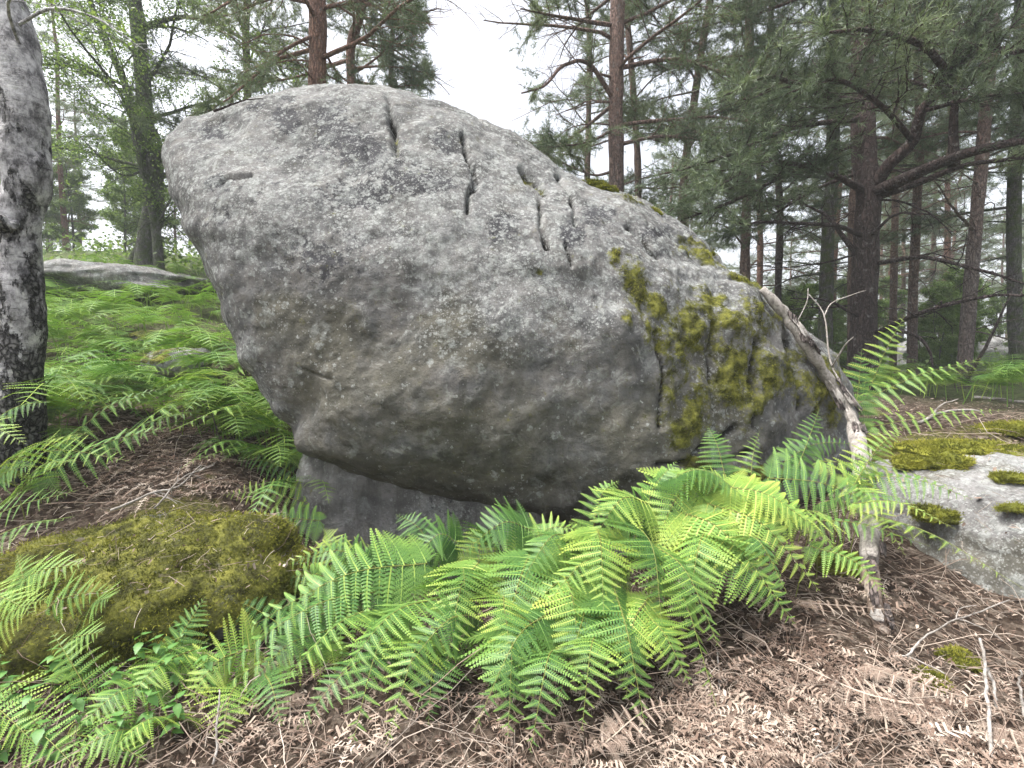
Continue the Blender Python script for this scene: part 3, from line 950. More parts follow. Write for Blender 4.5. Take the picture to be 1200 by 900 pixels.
# ================================================================== TREES
def needles(rng, P, D, L=0.09, wd=0.006, blades=10, tint=None):
    """tufts of needles at P pointing along D"""
    n = len(P)
    Pp, Dd = np.repeat(P, blades, 0), np.repeat(D, blades, 0)
    d = Dd * 0.75 + rng.normal(0, 0.62, (n * blades, 3))
    d /= np.linalg.norm(d, axis=1)[:, None] + 1e-9
    o = Pp - Dd * (rng.uniform(0, 1, n * blades) * L * 0.9)[:, None]
    ll = (L * rng.uniform(0.7, 1.25, n * blades))[:, None]
    s = np.cross(d, rng.normal(0, 1, (n * blades, 3)))
    s /= np.linalg.norm(s, axis=1)[:, None] + 1e-9
    V = np.stack([o - s * wd * 0.5, o + s * wd * 0.5, o + d * ll], 1).reshape(-1, 3)
    T = np.repeat(rng.uniform(0.1, 0.9, n) if tint is None else tint, blades)
    T = np.repeat(np.clip(T + rng.normal(0, 0.08, len(T)), 0, 1), 3)
    return V, np.arange(len(V)).reshape(-1, 3), T


def leaves(rng, P, L=0.05, per=4, spread=0.12, tint=None):
    n = len(P)
    Pp = np.repeat(P, per, 0) + rng.normal(0, spread, (n * per, 3))
    nn = rng.normal(0, 1, (n * per, 3)) + np.array((0, 0, 0.9))
    nn /= np.linalg.norm(nn, axis=1)[:, None]
    a = np.cross(nn, rng.normal(0, 1, (n * per, 3)))
    a /= np.linalg.norm(a, axis=1)[:, None]
    b = np.cross(nn, a)
    l = (L * rng.uniform(0.6, 1.2, n * per))[:, None]
    V = np.stack([Pp - a * l * 0.5, Pp + b * l * 0.33, Pp + a * l * 0.55, Pp - b * l * 0.33], 1).reshape(-1, 3)
    T = np.repeat(np.clip(np.repeat(rng.uniform(0.1, 0.9, n), per) + rng.normal(0, 0.15, n * per), 0, 1), 4)
    return V, np.arange(len(V)).reshape(-1, 4), T


def branch_points(rng, start, d, L, droop=0.0, wander=0.12, n=8):
    P = [np.array(start, float)]
    d = np.array(d, float)
    d /= np.linalg.norm(d)
    for i in range(n):
        d = d + rng.normal(0, wander, 3)
        d[2] -= droop / n
        d /= np.linalg.norm(d)
        P.append(P[-1] + d * L / n)
    return np.array(P)


def sprout(rng, line, r0, mb, tips, foliage=1.0, start=0.35, ntw=10, tw_len=0.9, mat=0, depth=0, dead=False, spray=True):
    """side twigs on a limb, tips collected for needles"""
    V, F, F3 = tube(line, np.linspace(r0, r0 * 0.28, len(line)), 6)
    mb.add(V, F, F3, 0.5, mat)
    seg = np.linalg.norm(np.diff(line, axis=0), axis=1)
    cum = np.concatenate([[0], np.cumsum(seg)])
    tot = cum[-1]
    for k in range(ntw):
        f = start + (1 - start) * (k + rng.uniform(0, 1)) / ntw
        s = f * tot
        i = min(np.searchsorted(cum, s) - 1, len(line) - 2)
        i = max(i, 0)
        p = line[i] + (line[i + 1] - line[i]) * ((s - cum[i]) / max(seg[i], 1e-6))
        t = (line[i + 1] - line[i]) / max(seg[i], 1e-6)
        side = np.cross(t, (0, 0, 1))
        side /= np.linalg.norm(side) + 1e-6
        sg = 1 if k % 2 else -1
        d = t * 0.75 + side * sg * rng.uniform(0.5, 1.0) + np.array((0, 0, rng.uniform(-0.15, 0.45)))
        L = tw_len * (1.15 - 0.65 * f) * rng.uniform(0.6, 1.2)
        tw = branch_points(rng, p, d, L, droop=0.0 if not dead else 0.4, wander=0.16 if not dead else 0.28, n=5)
        rt = max(r0 * (1 - 0.6 * f) * 0.38, 0.004)
        V, F, F3 = tube(tw, np.linspace(rt, rt * 0.35, len(tw)), 4, cap=False)
        mb.add(V, F, None, 0.5, mat)
        if depth > 0:
            for q in range(4 if not dead else 2):
                j = rng.integers(1, len(tw) - 1)
                d2 = (tw[j + 1] - tw[j])
                d2 = d2 / np.linalg.norm(d2) + rng.normal(0, 0.6, 3)
                t2 = branch_points(rng, tw[j], d2, L * 0.45, wander=0.15, n=3)
                V, F, F3 = tube(t2, np.linspace(rt * 0.5, rt * 0.25, len(t2)), 3, cap=False)
                mb.add(V, F, None, 0.5, mat)
                if foliage > 0:
                    for e in t2[1:]:
                        tips.append((e, t2[-1] - t2[0]))
        if foliage > 0:
            for e0, e1 in zip(tw[1:-1], tw[2:]):
                for u in np.linspace(0, 1, 3):
                    tips.append((e0 + (e1 - e0) * u, e1 - e0))
    if foliage > 0:
        for e0, e1 in zip(line[len(line) // 2:-1], line[len(line) // 2 + 1:]):
            tips.append((e1, e1 - e0))


def in_gap(P):
    """open sky between the crowns"""
    px, py = proj(P)
    P3 = np.stack([px / 60, py / 60, np.zeros_like(px)], -1)
    w_ = 22 * vnoise(P3, 1.0, 3)
    g1 = (np.abs(px + w_ - (560 + 0.08 * (py - 60))) < 52 - 0.10 * py) & (py < 165)
    g2 = (np.abs(px - 235 + w_ * 2) < 16) & (np.abs(py - 62 + w_) < 20)
    g3 = (((px - 655) / 28) ** 2 + ((py + w_ - 60) / 45) ** 2 < 1)
    return g1 | g2 | g3


def tree(name, label, trunk, r0, r1, top, bark, leafmat, seed, auto=(4.0, 14.0, 18, 3.0), hand=(), kind='pine', group=None, dens=1.0, fork=None, cat='tree', thin=1.0,
         dead_auto=10, detail=True, nl=0.115, nw=0.0095, blades=13, nside=12, tips_keep=1.0, gap=True):
    """trunk: points of the place from the ground up; top: total height; auto: limbs from z0 to z1, how many, how long"""
    rg = np.random.default_rng(seed)
    T = [np.array(p, float) for p in trunk]
    if T[-1][2] < top:
        d = T[-1] - T[-2]
        d = d / np.linalg.norm(d)
        d = d * 0.5 + np.array((0, 0, 0.6))
        L = (top - T[-1][2]) / d[2]
        for k in range(1, 4):
            T.append(T[-1] + d * L / 3 + rg.normal(0, 0.10, 3) * np.array((1, 1, 0)))
    line = spline(T, 40)
    base = line[0].copy()
    rad = r0 + (r1 - r0) * np.clip((line[:, 2] - base[2]) / max(top - base[2], 1e-3), 0, 1) ** 0.9
    rad = rad * (1 + 0.35 * np.exp(-(line[:, 2] - base[2]) / 0.25))
    root = thing(name, label, cat, base, group)
    tb = MB()
    V, F, F3 = tube(line - base, rad, nside if detail else 8, rough=0.10, seed=seed)
    tb.add(V, F, F3)
    tips = []
    lat = []
    for hh in hand:
        pts, wd, fol, ntw, twl = hh[:5]
        st_ = hh[5] if len(hh) > 5 else 0.25
        l = spline(pts, max(8, len(pts) * 4))
        l = l + np.cumsum(rg.normal(0, 0.010, l.shape), 0) * np.linspace(0, 1, len(l))[:, None]
        lm = MB()
        sprout(rg, l - base, wd, lm, tips, fol, st_, ntw, twl, 0, 1, dead=(fol == 0))
        lat.append(lm)
    z0, z1, nlimb, Lm = auto
    for k in range(nlimb + dead_auto):
        deadl = k >= nlimb
        if deadl:
            z = base[2] + 0.6 + (z0 - base[2]) * rg.uniform(0.15, 1.0)
        else:
            z = z0 + (z1 - z0) * (k + rg.uniform(0, 1)) / max(nlimb, 1)
        i = int(np.argmin(np.abs(line[:, 2] - z)))
        az = k * 2.4 + rg.uniform(-0.5, 0.5)
        f = (z - z0) / max(z1 - z0, 1e-3)
        el = rg.uniform(-0.05, 0.35) + 0.35 * f
        if kind != 'pine':
            el += 0.4
        L = Lm * (1.0 - 0.55 * max(f, 0)) * rg.uniform(0.7, 1.15)
        if deadl:
            L *= rg.uniform(0.3, 0.6)
            el = rg.uniform(-0.2, 0.3)
        l = branch_points(rg, line[i] - base, (math.cos(az) * math.cos(el), math.sin(az) * math.cos(el), math.sin(el)), L, droop=0.25 if not deadl else 0.35, wander=0.10, n=8)
        lm = MB()
        rr = max(rad[i] * (0.28 if not deadl else 0.13), 0.012)
        sprout(rg, l, rr, lm, tips, 0 if deadl else 1, 0.25, int((9 if not deadl else 4) * dens) + 2, Lm * 0.36, 0, 1, dead=deadl)
        lat.append(lm)
    if detail:
        link('trunk', tb.mesh('trunk', [bark]), root)
        for lm in lat:
            link('limb', lm.mesh('limb', [bark]), root)
    else:
        for lm in lat:
            for a, b, c in ((lm.V, lm.F4, lm.F3),):
                allv = np.concatenate(a)
                tb.add(allv, np.concatenate(b) if b else None, np.concatenate(c) if c else None)
        link('trunk', tb.mesh('trunk', [bark]), root)
    if tips:
        P = np.array([t[0] for t in tips])
        D = np.array([t[1] for t in tips])
        D /= np.linalg.norm(D, axis=1)[:, None] + 1e-9
        keep = rg.uniform(0, 1, len(P)) < thin
        if gap:
            keep &= ~in_gap(P + base)
        P, D = P[keep], D[keep]
        P = P + rg.normal(0, 0.03, P.shape)
        cb = MB()
        tint = np.clip(0.5 + 0.5 * vnoise(P, 1.2, seed) + rg.normal(0, 0.12, len(P)), 0, 1)
        if kind == 'pine':
            v, f, tt = needles(rg, P, D, nl, nw, blades, tint)
            cb.add(v, None, f, tt)
        else:
            v, f, tt = leaves(rg, P, nl, 4, 0.10)
            cb.add(v, f, None, tt)
        link('crown', cb.mesh('crown', [leafmat], False), root)
    return root


def T_(*pts):
    """trunk from picture points; the first is put down on the ground"""
    P = [W(*p) for p in pts]
    P[0][2] = h1(P[0][0], P[0][1]) - 0.15
    return P


def L_(*pts):
    return [W(*p) for p in pts]


# --- birch at the left edge
rg = np.random.default_rng(77)
bpts = [W(18, 640, 3.85), W(22, 540, 3.85), W(24, 440, 3.85), W(26, 330, 3.85), W(24, 270, 3.85), W(30, 215, 3.85), W(28, 150, 3.87), W(18, 80, 3.9), W(8, 20, 3.92), W(-12, -60, 3.95), W(-60, -220, 4.1), W(-90, -380, 4.3)]
bl = spline(bpts, 90)
_, bpy_ = proj(bl)
brad = np.interp(bpy_, [-380, 0, 100, 200, 262, 285, 400, 470, 560, 640], [0.10, 0.165, 0.19, 0.185, 0.175, 0.155, 0.185, 0.20, 0.23, 0.30]) * 0.84
bt = thing('birch_tree', 'thick white birch trunk with black cracked lower bark at the left edge', 'tree', (bl[0][0], bl[0][1], bl[0][2]))
mb = MB()
V, F, F3 = tube(bl - np.array(bt.location), brad, 64, rough=0.16, seed=9)
nv = fbm(V, 5.5, 4, 15)
ax = np.repeat(bl - np.array(bt.location), 64, 0)
ax = np.concatenate([ax, (bl - np.array(bt.location))[[0, -1]]])
V = V + (V - ax) * (0.10 * nv)[:, None]
mb.add(V, F, F3)
link('trunk', mb.mesh('trunk', [M_BIRCH]), bt)
mb = MB()    # burr with a broken stub
p = W(6, 262, 3.7) - np.array(bt.location)
S, Fs = cube_sphere(12)
mb.add(p + S * np.array((0.07, 0.09, 0.06)) * (1 + 0.3 * fbm(S, 2, 3, 4))[:, None], Fs)
V, F, F3 = tube([p, p + (-0.06, -0.08, 0.0), p + (-0.10, -0.12, 0.01)], (0.035, 0.03, 0.024), 8)
mb.add(V, F, F3)
link('branch_stub', mb.mesh('branch_stub', [M_BIRCH]), bt)
tips = []
for pts, r_, n_ in (([(20, 30, 3.9), (60, 10, 3.6), (110, 20, 3.4), (150, 45, 3.3)], 0.014, 7), ([(25, 60, 3.9), (10, 0, 3.5), (60, -30, 3.3), (130, -30, 3.3)], 0.014, 8),
                    ([(15, 10, 3.9), (0, -60, 4.4), (70, -90, 4.8), (150, -60, 5.2), (220, -20, 5.4)], 0.02, 12)):
    lm = MB()
    l = spline(L_(*pts), 14) - np.array(bt.location)
    sprout(rg, l, r_, lm, tips, 1, 0.3, n_, 0.5, 0, 1)
    link('limb', lm.mesh('limb', [M_BIRCH]), bt)
P = np.array([t[0] for t in tips])
P = P[rg.uniform(0, 1, len(P)) < 0.55]
cb = MB()
v, f, tt = leaves(rg, P, 0.035, 1, 0.05)
cb.add(v, f, None, tt)
link('crown', cb.mesh('crown', [M_LEAF], False), bt)

# --- the mossy tree with a thin companion up the left slope
tree('mossy_tree', 'tall green mossed trunk leaning slightly left on the left slope', T_((168, 330, 12.5), (172, 280, 12.5), (180, 230, 12.5), (172, 160, 12.5), (166, 80, 12.5), (158, 0, 12.6)), 0.23, 0.12, 14, M_MOSSBARK, M_LEAF, 101,
     (6.0, 13.0, 16, 3.4), hand=[(L_((175, 200, 12.5), (210, 150, 12), (250, 120, 11.5), (300, 90, 11)), 0.05, 1, 12, 1.3), (L_((168, 110, 12.5), (120, 90, 12), (60, 70, 11)), 0.05, 1, 12, 1.4),
      (L_((166, 30, 12.5), (230, 20, 11.5), (310, 60, 10.5), (340, 90, 10)), 0.06, 1, 14, 1.4), (L_((178, 195, 12.5), (140, 205, 12), (90, 160, 11)), 0.035, 1, 10, 1.2)], kind='leaf', nl=0.06, thin=1.0, dead_auto=8)
tree('slender_tree', 'thin dark curving trunk just left of the mossy tree', T_((188, 335, 12.3), (180, 250, 12.3), (160, 165, 12.2), (150, 110, 12.1), (128, 55, 12), (105, 0, 12)), 0.12, 0.05, 12, M_MOSSBARK, M_LEAF, 102,
     (5.0, 11.5, 14, 2.6), kind='leaf', nl=0.06, thin=0.8, dead_auto=5)
tree('ivy_stem', 'short leaning grey stem at the foot of the mossy tree', T_((152, 322, 12.8), (165, 290, 12.7), (185, 262, 12.6), (188, 200, 12.6)), 0.16, 0.05, 7.5, M_MOSSBARK, M_LEAF, 103, (4.5, 7.5, 8, 1.6), kind='leaf', nl=0.065, thin=0.5)

# --- pines behind the boulder
tree('red_pine', 'straight reddish pine trunk rising behind the boulder top left', T_((371, 400, 9.5), (371, 200, 9.5), (372, 100, 9.5), (372, 0, 9.5)), 0.19, 0.13, 15, M_PINE_RED, M_NEEDLE, 111, (7.2, 15, 20, 3.4),
     hand=[(L_((370, 60, 9.5), (345, 43, 9.2), (310, 40, 9), (280, 50, 8.8)), 0.022, 0, 5, 0.5), (L_((370, 72, 9.5), (335, 72, 9.3), (303, 85, 9)), 0.02, 0, 4, 0.4),
           (L_((372, 40, 9.5), (330, 60, 8.9), (280, 105, 8.4), (235, 130, 8)), 0.035, 1, 15, 1.0), (L_((374, 10, 9.5), (440, 0, 9), (500, 20, 8.6)), 0.04, 1, 13, 1.1),
           (L_((372, 5, 9.5), (300, -5, 9), (240, 20, 8.4)), 0.04, 1, 14, 1.2), (L_((374, 50, 9.6), (400, 90, 9.8), (440, 110, 9.8)), 0.03, 1, 9, 0.8)])
tree('crooked_pine', 'thin crooked pine with reddish stem right of the straight red one', T_((411, 380, 12), (413, 150, 12), (411, 80, 12), (412, 50, 12), (424, 10, 12), (430, -40, 12)), 0.14, 0.09, 14, M_PINE_RED, M_NEEDLE_L, 112, (8.5, 14, 18, 3.0),
     hand=[(L_((412, 80, 12), (450, 78, 11.6), (500, 85, 11)), 0.035, 1, 12, 1.0), (L_((413, 95, 12), (450, 100, 11.6), (495, 95, 11)), 0.035, 1, 14, 1.0), (L_((420, 20, 12), (460, 25, 11.5), (515, 15, 11)), 0.04, 1, 14, 1.2),
           (L_((415, 50, 12), (450, 55, 11.6), (490, 50, 11.4)), 0.03, 1, 10, 1.0), (L_((410, 70, 12), (350, 90, 12), (300, 100, 12)), 0.04, 1, 14, 1.2)])
tree('grey_pine', 'upright pinkish grey pine trunk behind the boulder crest moss', T_((721, 420, 10), (722, 220, 10), (722, 120, 10), (724, 0, 10)), 0.17, 0.12, 16, M_PINE, M_NEEDLE, 113, (6.2, 16, 24, 3.6),
     hand=[(L_((720, 118, 10), (690, 75, 9.6), (660, 75, 9.2), (640, 95, 9), (610, 108, 9)), 0.05, 1, 7, 0.7), (L_((722, 60, 10), (740, 70, 9.8), (757, 68, 9.6)), 0.03, 0, 5, 0.5),
           (L_((720, 92, 10), (700, 85, 9.7), (685, 78, 9.5)), 0.03, 0, 6, 0.4), (L_((720, 30, 10), (660, 20, 9.5), (610, 10, 9.2)), 0.045, 1, 14, 1.0),
           (L_((722, 170, 10), (780, 160, 9.5), (850, 170, 9.2)), 0.045, 1, 16, 1.1), (L_((722, 150, 10), (690, 165, 9.6), (640, 170, 9.3)), 0.035, 1, 12, 0.9),
           (L_((722, 200, 10), (690, 205, 10.2), (640, 180, 10.4)), 0.035, 1, 12, 0.9), (L_((724, 80, 10), (790, 70, 9.6), (860, 90, 9.2)), 0.05, 1, 16, 1.2)])
tree('thin_pine', 'thin reddish pine stem a step right of the pinkish grey trunk', T_((747, 400, 14), (748, 230, 14), (745, 150, 14), (740, 80, 14)), 0.13, 0.07, 15, M_PINE_BR, M_NEEDLE_L, 114, (6.5, 15, 18, 3.2))
tree('thin_pine', 'reddish leaning pine stem half way between the grey trunk and the boulder end', T_((796, 380, 13), (800, 230, 13), (812, 130, 13), (822, 60, 13)), 0.13, 0.08, 15, M_PINE_BR, M_NEEDLE, 115, (6.0, 15, 22, 3.6),
     hand=[(L_((803, 210, 13), (850, 200, 12), (910, 165, 11)), 0.05, 1, 16, 1.2)])
tree('thin_pine', 'straight reddish stem just above the boulder steep right end', T_((873, 420, 12), (873, 330, 12), (874, 260, 12), (878, 160, 12)), 0.13, 0.08, 14, M_PINE_BR, M_NEEDLE, 116, (5.6, 14, 22, 3.4),
     hand=[(L_((878, 150, 12), (900, 150, 11), (912, 125, 10.6)), 0.06, 0, 4, 0.4), (L_((873, 290, 12), (850, 265, 11.5), (820, 262, 11)), 0.03, 0, 6, 0.5)])
tree('thin_pine', 'dark thin stem between the red stem and the pale green trunk', T_((910, 430, 15), (912, 330, 15), (914, 240, 15), (905, 150, 15)), 0.12, 0.07, 15, M_PINE_DK, M_NEEDLE_L, 117, (5.2, 15, 18, 3.4))
tree('lichened_pine', 'grey green lichened trunk left of the big forked pine', T_((966, 440, 11.5), (968, 350, 11.5), (970, 280, 11.5), (975, 200, 11.5)), 0.16, 0.10, 15, M_MOSSBARK, M_NEEDLE, 118, (5.4, 15, 22, 3.6),
     hand=[(L_((965, 320, 11.5), (930, 325, 11), (900, 340, 10.6)), 0.035, 0, 6, 0.5)])
tree('mid_pine', 'greyish pine stem with full crown between the mossy tree and the red pine', T_((292, 300, 14), (290, 110, 14), (288, 40, 14), (290, 0, 14)), 0.12, 0.08, 15, M_PINE_DK, M_NEEDLE, 131, (6.3, 15, 26, 3.6))
tree('mid_pine', 'hidden pine stem whose crown fills the gap right of the crooked pine', T_((455, 300, 17), (458, 110, 17), (460, 40, 17)), 0.12, 0.08, 16, M_PINE_DK, M_NEEDLE_L, 132, (9, 16, 20, 3.0))
tree('mid_pine', 'slim brown pine close behind the pinkish grey trunk on its left', T_((686, 400, 16), (688, 220, 16), (690, 120, 16), (690, 30, 16)), 0.12, 0.07, 16, M_PINE_BR, M_NEEDLE, 133, (6.5, 16, 26, 3.4))
# the big forked pine: the trunk, the limbs in the photograph, then the crown
tree('forked_pine', 'massive dark pine dividing into thick spreading limbs at the right', T_((1012, 470, 8.6), (1012, 400, 8.6), (1014, 300, 8.6), (1018, 225, 8.6), (1012, 170, 8.8), (1010, 60, 9.2)), 0.225, 0.11, 15, M_PINE_DK, M_NEEDLE, 120, (6.6, 14.5, 22, 3.8),
     hand=[(L_((1020, 228, 8.6), (1040, 195, 8.3), (1070, 165, 8.0), (1078, 130, 7.8), (1110, 85, 7.6), (1140, 50, 7.4)), 0.125, 1, 20, 1.3, 0.6),
           (L_((1024, 226, 8.5), (1080, 200, 7.8), (1130, 180, 7.2), (1200, 165, 6.8), (1300, 150, 6.4)), 0.11, 1, 12, 1.1, 0.62),
           (L_((1024, 232, 8.6), (1080, 212, 8.3), (1140, 188, 8.0), (1230, 176, 7.8)), 0.08, 1, 8, 0.9, 0.7),
           (L_((1118, 195, 7.5), (1117, 150, 7.5), (1122, 100, 7.4), (1130, 40, 7.4)), 0.08, 1, 14, 1.0, 0.5),
           (L_((1016, 226, 8.6), (985, 208, 8.3), (950, 195, 8.0)), 0.075, 1, 9, 1.2, 0.75),
           (L_((1008, 275, 8.4), (975, 264, 8.0), (920, 262, 7.7), (868, 264, 7.5)), 0.045, 0, 12, 0.7),
           (L_((1005, 300, 8.6), (970, 255, 8.9), (945, 240, 9.2)), 0.05, 0, 6, 0.6),
           (L_((1022, 275, 8.4), (1050, 250, 8.0), (1090, 250, 7.6)), 0.03, 0, 8, 0.6),
           (L_((1028, 390, 8.3), (1060, 375, 7.6), (1110, 358, 7.0), (1170, 346, 6.6), (1240, 348, 6.3)), 0.045, 0, 11, 0.6),
           (L_((1030, 308, 8.4), (1080, 302, 7.6), (1140, 315, 7.0), (1210, 336, 6.6)), 0.045, 0, 12, 0.8),
           (L_((1040, 385, 8.2), (1075, 395, 7.8), (1092, 420, 7.6), (1094, 445, 7.5)), 0.035, 0, 5, 0.4),
           (L_((1004, 370, 8.4), (970, 352, 8.1), (930, 350, 7.8)), 0.03, 0, 6, 0.5),
           (L_((950, 195, 8.0), (900, 190, 7.6), (850, 215, 7.3), (815, 235, 7.1)), 0.04, 1, 20, 1.1),
           (L_((1010, 165, 8.7), (940, 195, 8.0), (860, 235, 7.6), (800, 255, 7.4)), 0.05, 1, 24, 1.3),
           (L_((1005, 140, 8.7), (930, 150, 8.2), (850, 185, 7.8), (790, 205, 7.6)), 0.05, 1, 24, 1.3),
           (L_((1014, 200, 8.9), (960, 220, 9.3), (900, 255, 9.6), (850, 275, 9.8)), 0.04, 1, 20, 1.3),
           (L_((1010, 120, 8.6), (960, 110, 8.0), (900, 90, 7.5), (860, 100, 7.2)), 0.06, 1, 20, 1.3),
           (L_((1070, 165, 8.0), (1030, 120, 7.4), (980, 90, 7.0), (930, 100, 6.8)), 0.05, 1, 20, 1.2),
           (L_((1110, 85, 7.6), (1080, 50, 7.0), (1020, 30, 6.6), (960, 30, 6.5)), 0.06, 1, 20, 1.3),
           (L_((1140, 50, 7.4), (1190, 60, 7.0), (1260, 40, 6.8)), 0.06, 1, 18, 1.3),
           (L_((1080, 130, 7.8), (1130, 120, 7.2), (1200, 110, 6.8)), 0.04, 1, 16, 1.2)], dead_auto=5, nside=20)
tree('dark_pine', 'second dark trunk pressed against the left side of the forked pine', T_((1003, 465, 9.6), (1002, 380, 9.6), (1003, 250, 9.6), (1010, 150, 9.6)), 0.14, 0.09, 14, M_PINE_BR, M_NEEDLE, 121, (6.0, 14, 16, 3.0))
tree('red_pine', 'reddish upright pine stem right of the forked pine', T_((1069, 455, 12), (1069, 380, 12), (1073, 270, 12), (1078, 150, 12)), 0.11, 0.08, 14, M_PINE_BR, M_NEEDLE_L, 122, (5.6, 14, 20, 3.4))
tree('thin_pine', 'thin reddish stem close behind the forked pine right side', T_((1046, 445, 15), (1047, 350, 15), (1049, 230, 15)), 0.11, 0.07, 14, M_PINE_BR, M_NEEDLE_L, 123, (5.2, 14, 18, 3.2))
tree('leaning_pine', 'brown pine trunk tilting right near the right edge', T_((1128, 458, 9.5), (1134, 380, 9.5), (1142, 280, 9.5), (1150, 190, 9.5)), 0.125, 0.08, 14, M_PINE, M_NEEDLE, 124, (5.4, 14, 20, 3.4),
     hand=[(L_((1130, 450, 9.4), (1150, 415, 9), (1168, 380, 8.7), (1182, 345, 8.4)), 0.04, 0, 4, 0.4), (L_((1142, 270, 9.5), (1120, 250, 9), (1090, 215, 8.6)), 0.035, 0, 8, 0.7)])
tree('edge_pine', 'grey pine trunk at the far right edge behind the pale slab', T_((1192, 470, 11), (1190, 380, 11), (1188, 250, 11)), 0.14, 0.10, 14, M_MOSSBARK, M_NEEDLE_L, 125, (4.6, 14, 24, 3.4))

# --- the wood behind: a few kinds, copied
protos = []
for s in range(4):
    protos.append(('pine', tree('background_pine', 'slim pine in the wood behind', [np.array((0, 0, 0.0)), np.array((0.1, 0, 5.0)), np.array((0.0, 0.1, 9.0))], 0.16, 0.06, 14, M_PINE_RED if s % 2 else M_PINE, M_NEEDLE_L, 200 + s,
                                (3.2 + s * 0.4, 14, 26, 3.3), group='pines in the wood behind', detail=False, nl=0.16, nw=0.013, blades=7, dens=0.9, gap=False)))
for s in range(2):
    protos.append(('leaf', tree('background_tree', 'leafy young tree in the wood behind', [np.array((0, 0, 0.0)), np.array((0.2, 0, 3.0)), np.array((0.0, 0.2, 6.0))], 0.09, 0.03, 8.5, M_MOSSBARK, M_LEAF, 210 + s,
                                (1.0, 8.5, 24, 2.3), kind='leaf', group='young leafy trees in the wood behind', detail=False, nl=0.13, thin=0.75, gap=False)))
used = set()


def copy_tree(root):
    r_ = root.copy()
    COL.objects.link(r_)
    for c in list(root.children):
        k = c.copy()
        COL.objects.link(k)
        k.parent = r_
    return r_


def plant(i, px, Y, sc_, rz):
    kind, root = protos[i]
    o = root if i not in used else copy_tree(root)
    used.add(i)
    x = (px - 600) / FPX * Y
    o.location = (x, Y, h1(x, Y) - 0.1)
    o.rotation_euler = (0, 0, rz)
    o.scale = (sc_, sc_, sc_)
    return o


rg = np.random.default_rng(321)
n = 0
for k in range(36):
    Y = rg.uniform(18, 52)
    px = rg.uniform(640, 1330) if k % 5 else rg.uniform(700, 1300)
    plant(int(rg.integers(0, 4)), px, Y, rg.uniform(0.75, 1.1), rg.uniform(0, 6.28))
for k in range(44):
    px, Y = rg.uniform(640, 1280), rg.uniform(17, 45)
    plant(4 + int(rg.integers(0, 2)), px, Y, rg.uniform(0.22, 0.5), rg.uniform(0, 6.28))
for k in range(34):                # saplings that close the view between the right hand trunks
    px, Y = rg.uniform(860, 1300), rg.uniform(12.5, 26)
    plant(4 + int(rg.integers(0, 2)), px, Y, rg.uniform(0.2, 0.42), rg.uniform(0, 6.28))
for k in range(16):                # left slope, airy
    px, Y = rg.uniform(-120, 330), rg.uniform(17, 42)
    plant(4 + int(rg.integers(0, 2)), px, Y, rg.uniform(0.5, 0.9), rg.uniform(0, 6.28))
for k in range(12):
    px, Y = rg.uniform(-150, 420), rg.uniform(20, 46)
    plant(int(rg.integers(0, 4)), px, Y, rg.uniform(0.55, 0.8), rg.uniform(0, 6.28))


# ================================================================== BRACKEN
def pinna_arrays(n=15, width=0.20, droop=0.12, seed=0, lobe_w=0.62, hook=0.0):
    """one comb-like leaflet, unit length along +X"""
    rg = np.random.default_rng(seed)
    V, F4, F3, T = [], [], [], []
    t = (np.arange(n) + 0.6) / (n + 0.4)
    c = 0
    for sg in (1, -1):
        for i, x in enumerate(t):
            wl = width * min(1, (x + 0.03) / 0.10) * (1 - x) ** 0.75 * 1.25 * rg.uniform(0.9, 1.08) + 0.012
            st = lobe_w / n
            z0 = -droop * x * x
            fwd = 0.38 * wl
            hk = hook * x * x
            b0 = (x - st * 0.45, 0, z0)
            b1 = (x + st * 0.45, 0, z0)
            m0 = (x - st * 0.42 + fwd * 0.5, sg * wl * 0.55, z0 + 0.004)
            m1 = (x + st * 0.46 + fwd * 0.5, sg * wl * 0.52, z0 + 0.004)
            tp = (x + fwd + st * 0.1, sg * wl, z0 - 0.006)
            V += [b0, b1, m1, m0, tp]
            F4.append((c, c + 1, c + 2, c + 3) if sg < 0 else (c, c + 3, c + 2, c + 1))
            F3.append((c + 3, c + 2, c + 4) if sg < 0 else (c + 3, c + 4, c + 2))
            tt = 0.35 + 0.5 * x
            T += [tt - 0.05, tt - 0.05, tt, tt, tt + 0.07]
            c += 5
            for vi in range(-5, 0):
                V[vi] = (V[vi][0], V[vi][1] + hook * (V[vi][0] ** 2), V[vi][2])
    xs = np.linspace(0, 1, 5)
    for a, b in zip(xs[:-1], xs[1:]):
        r0_, r1_ = 0.010 * (1 - a) + 0.003, 0.010 * (1 - b) + 0.003
        za, zb = -droop * a * a + 0.004, -droop * b * b + 0.004
        ha, hb = hook * a * a, hook * b * b
        V += [(a, ha - r0_, za), (b, hb - r1_, zb), (b, hb + r1_, zb), (a, ha + r0_, za)]
        F4.append((c, c + 1, c + 2, c + 3))
        T += [0.9, 0.9, 0.9, 0.9]
        c += 4
    return np.array(V, float), np.array(F4), np.array(F3), np.clip(np.array(T), 0, 1)


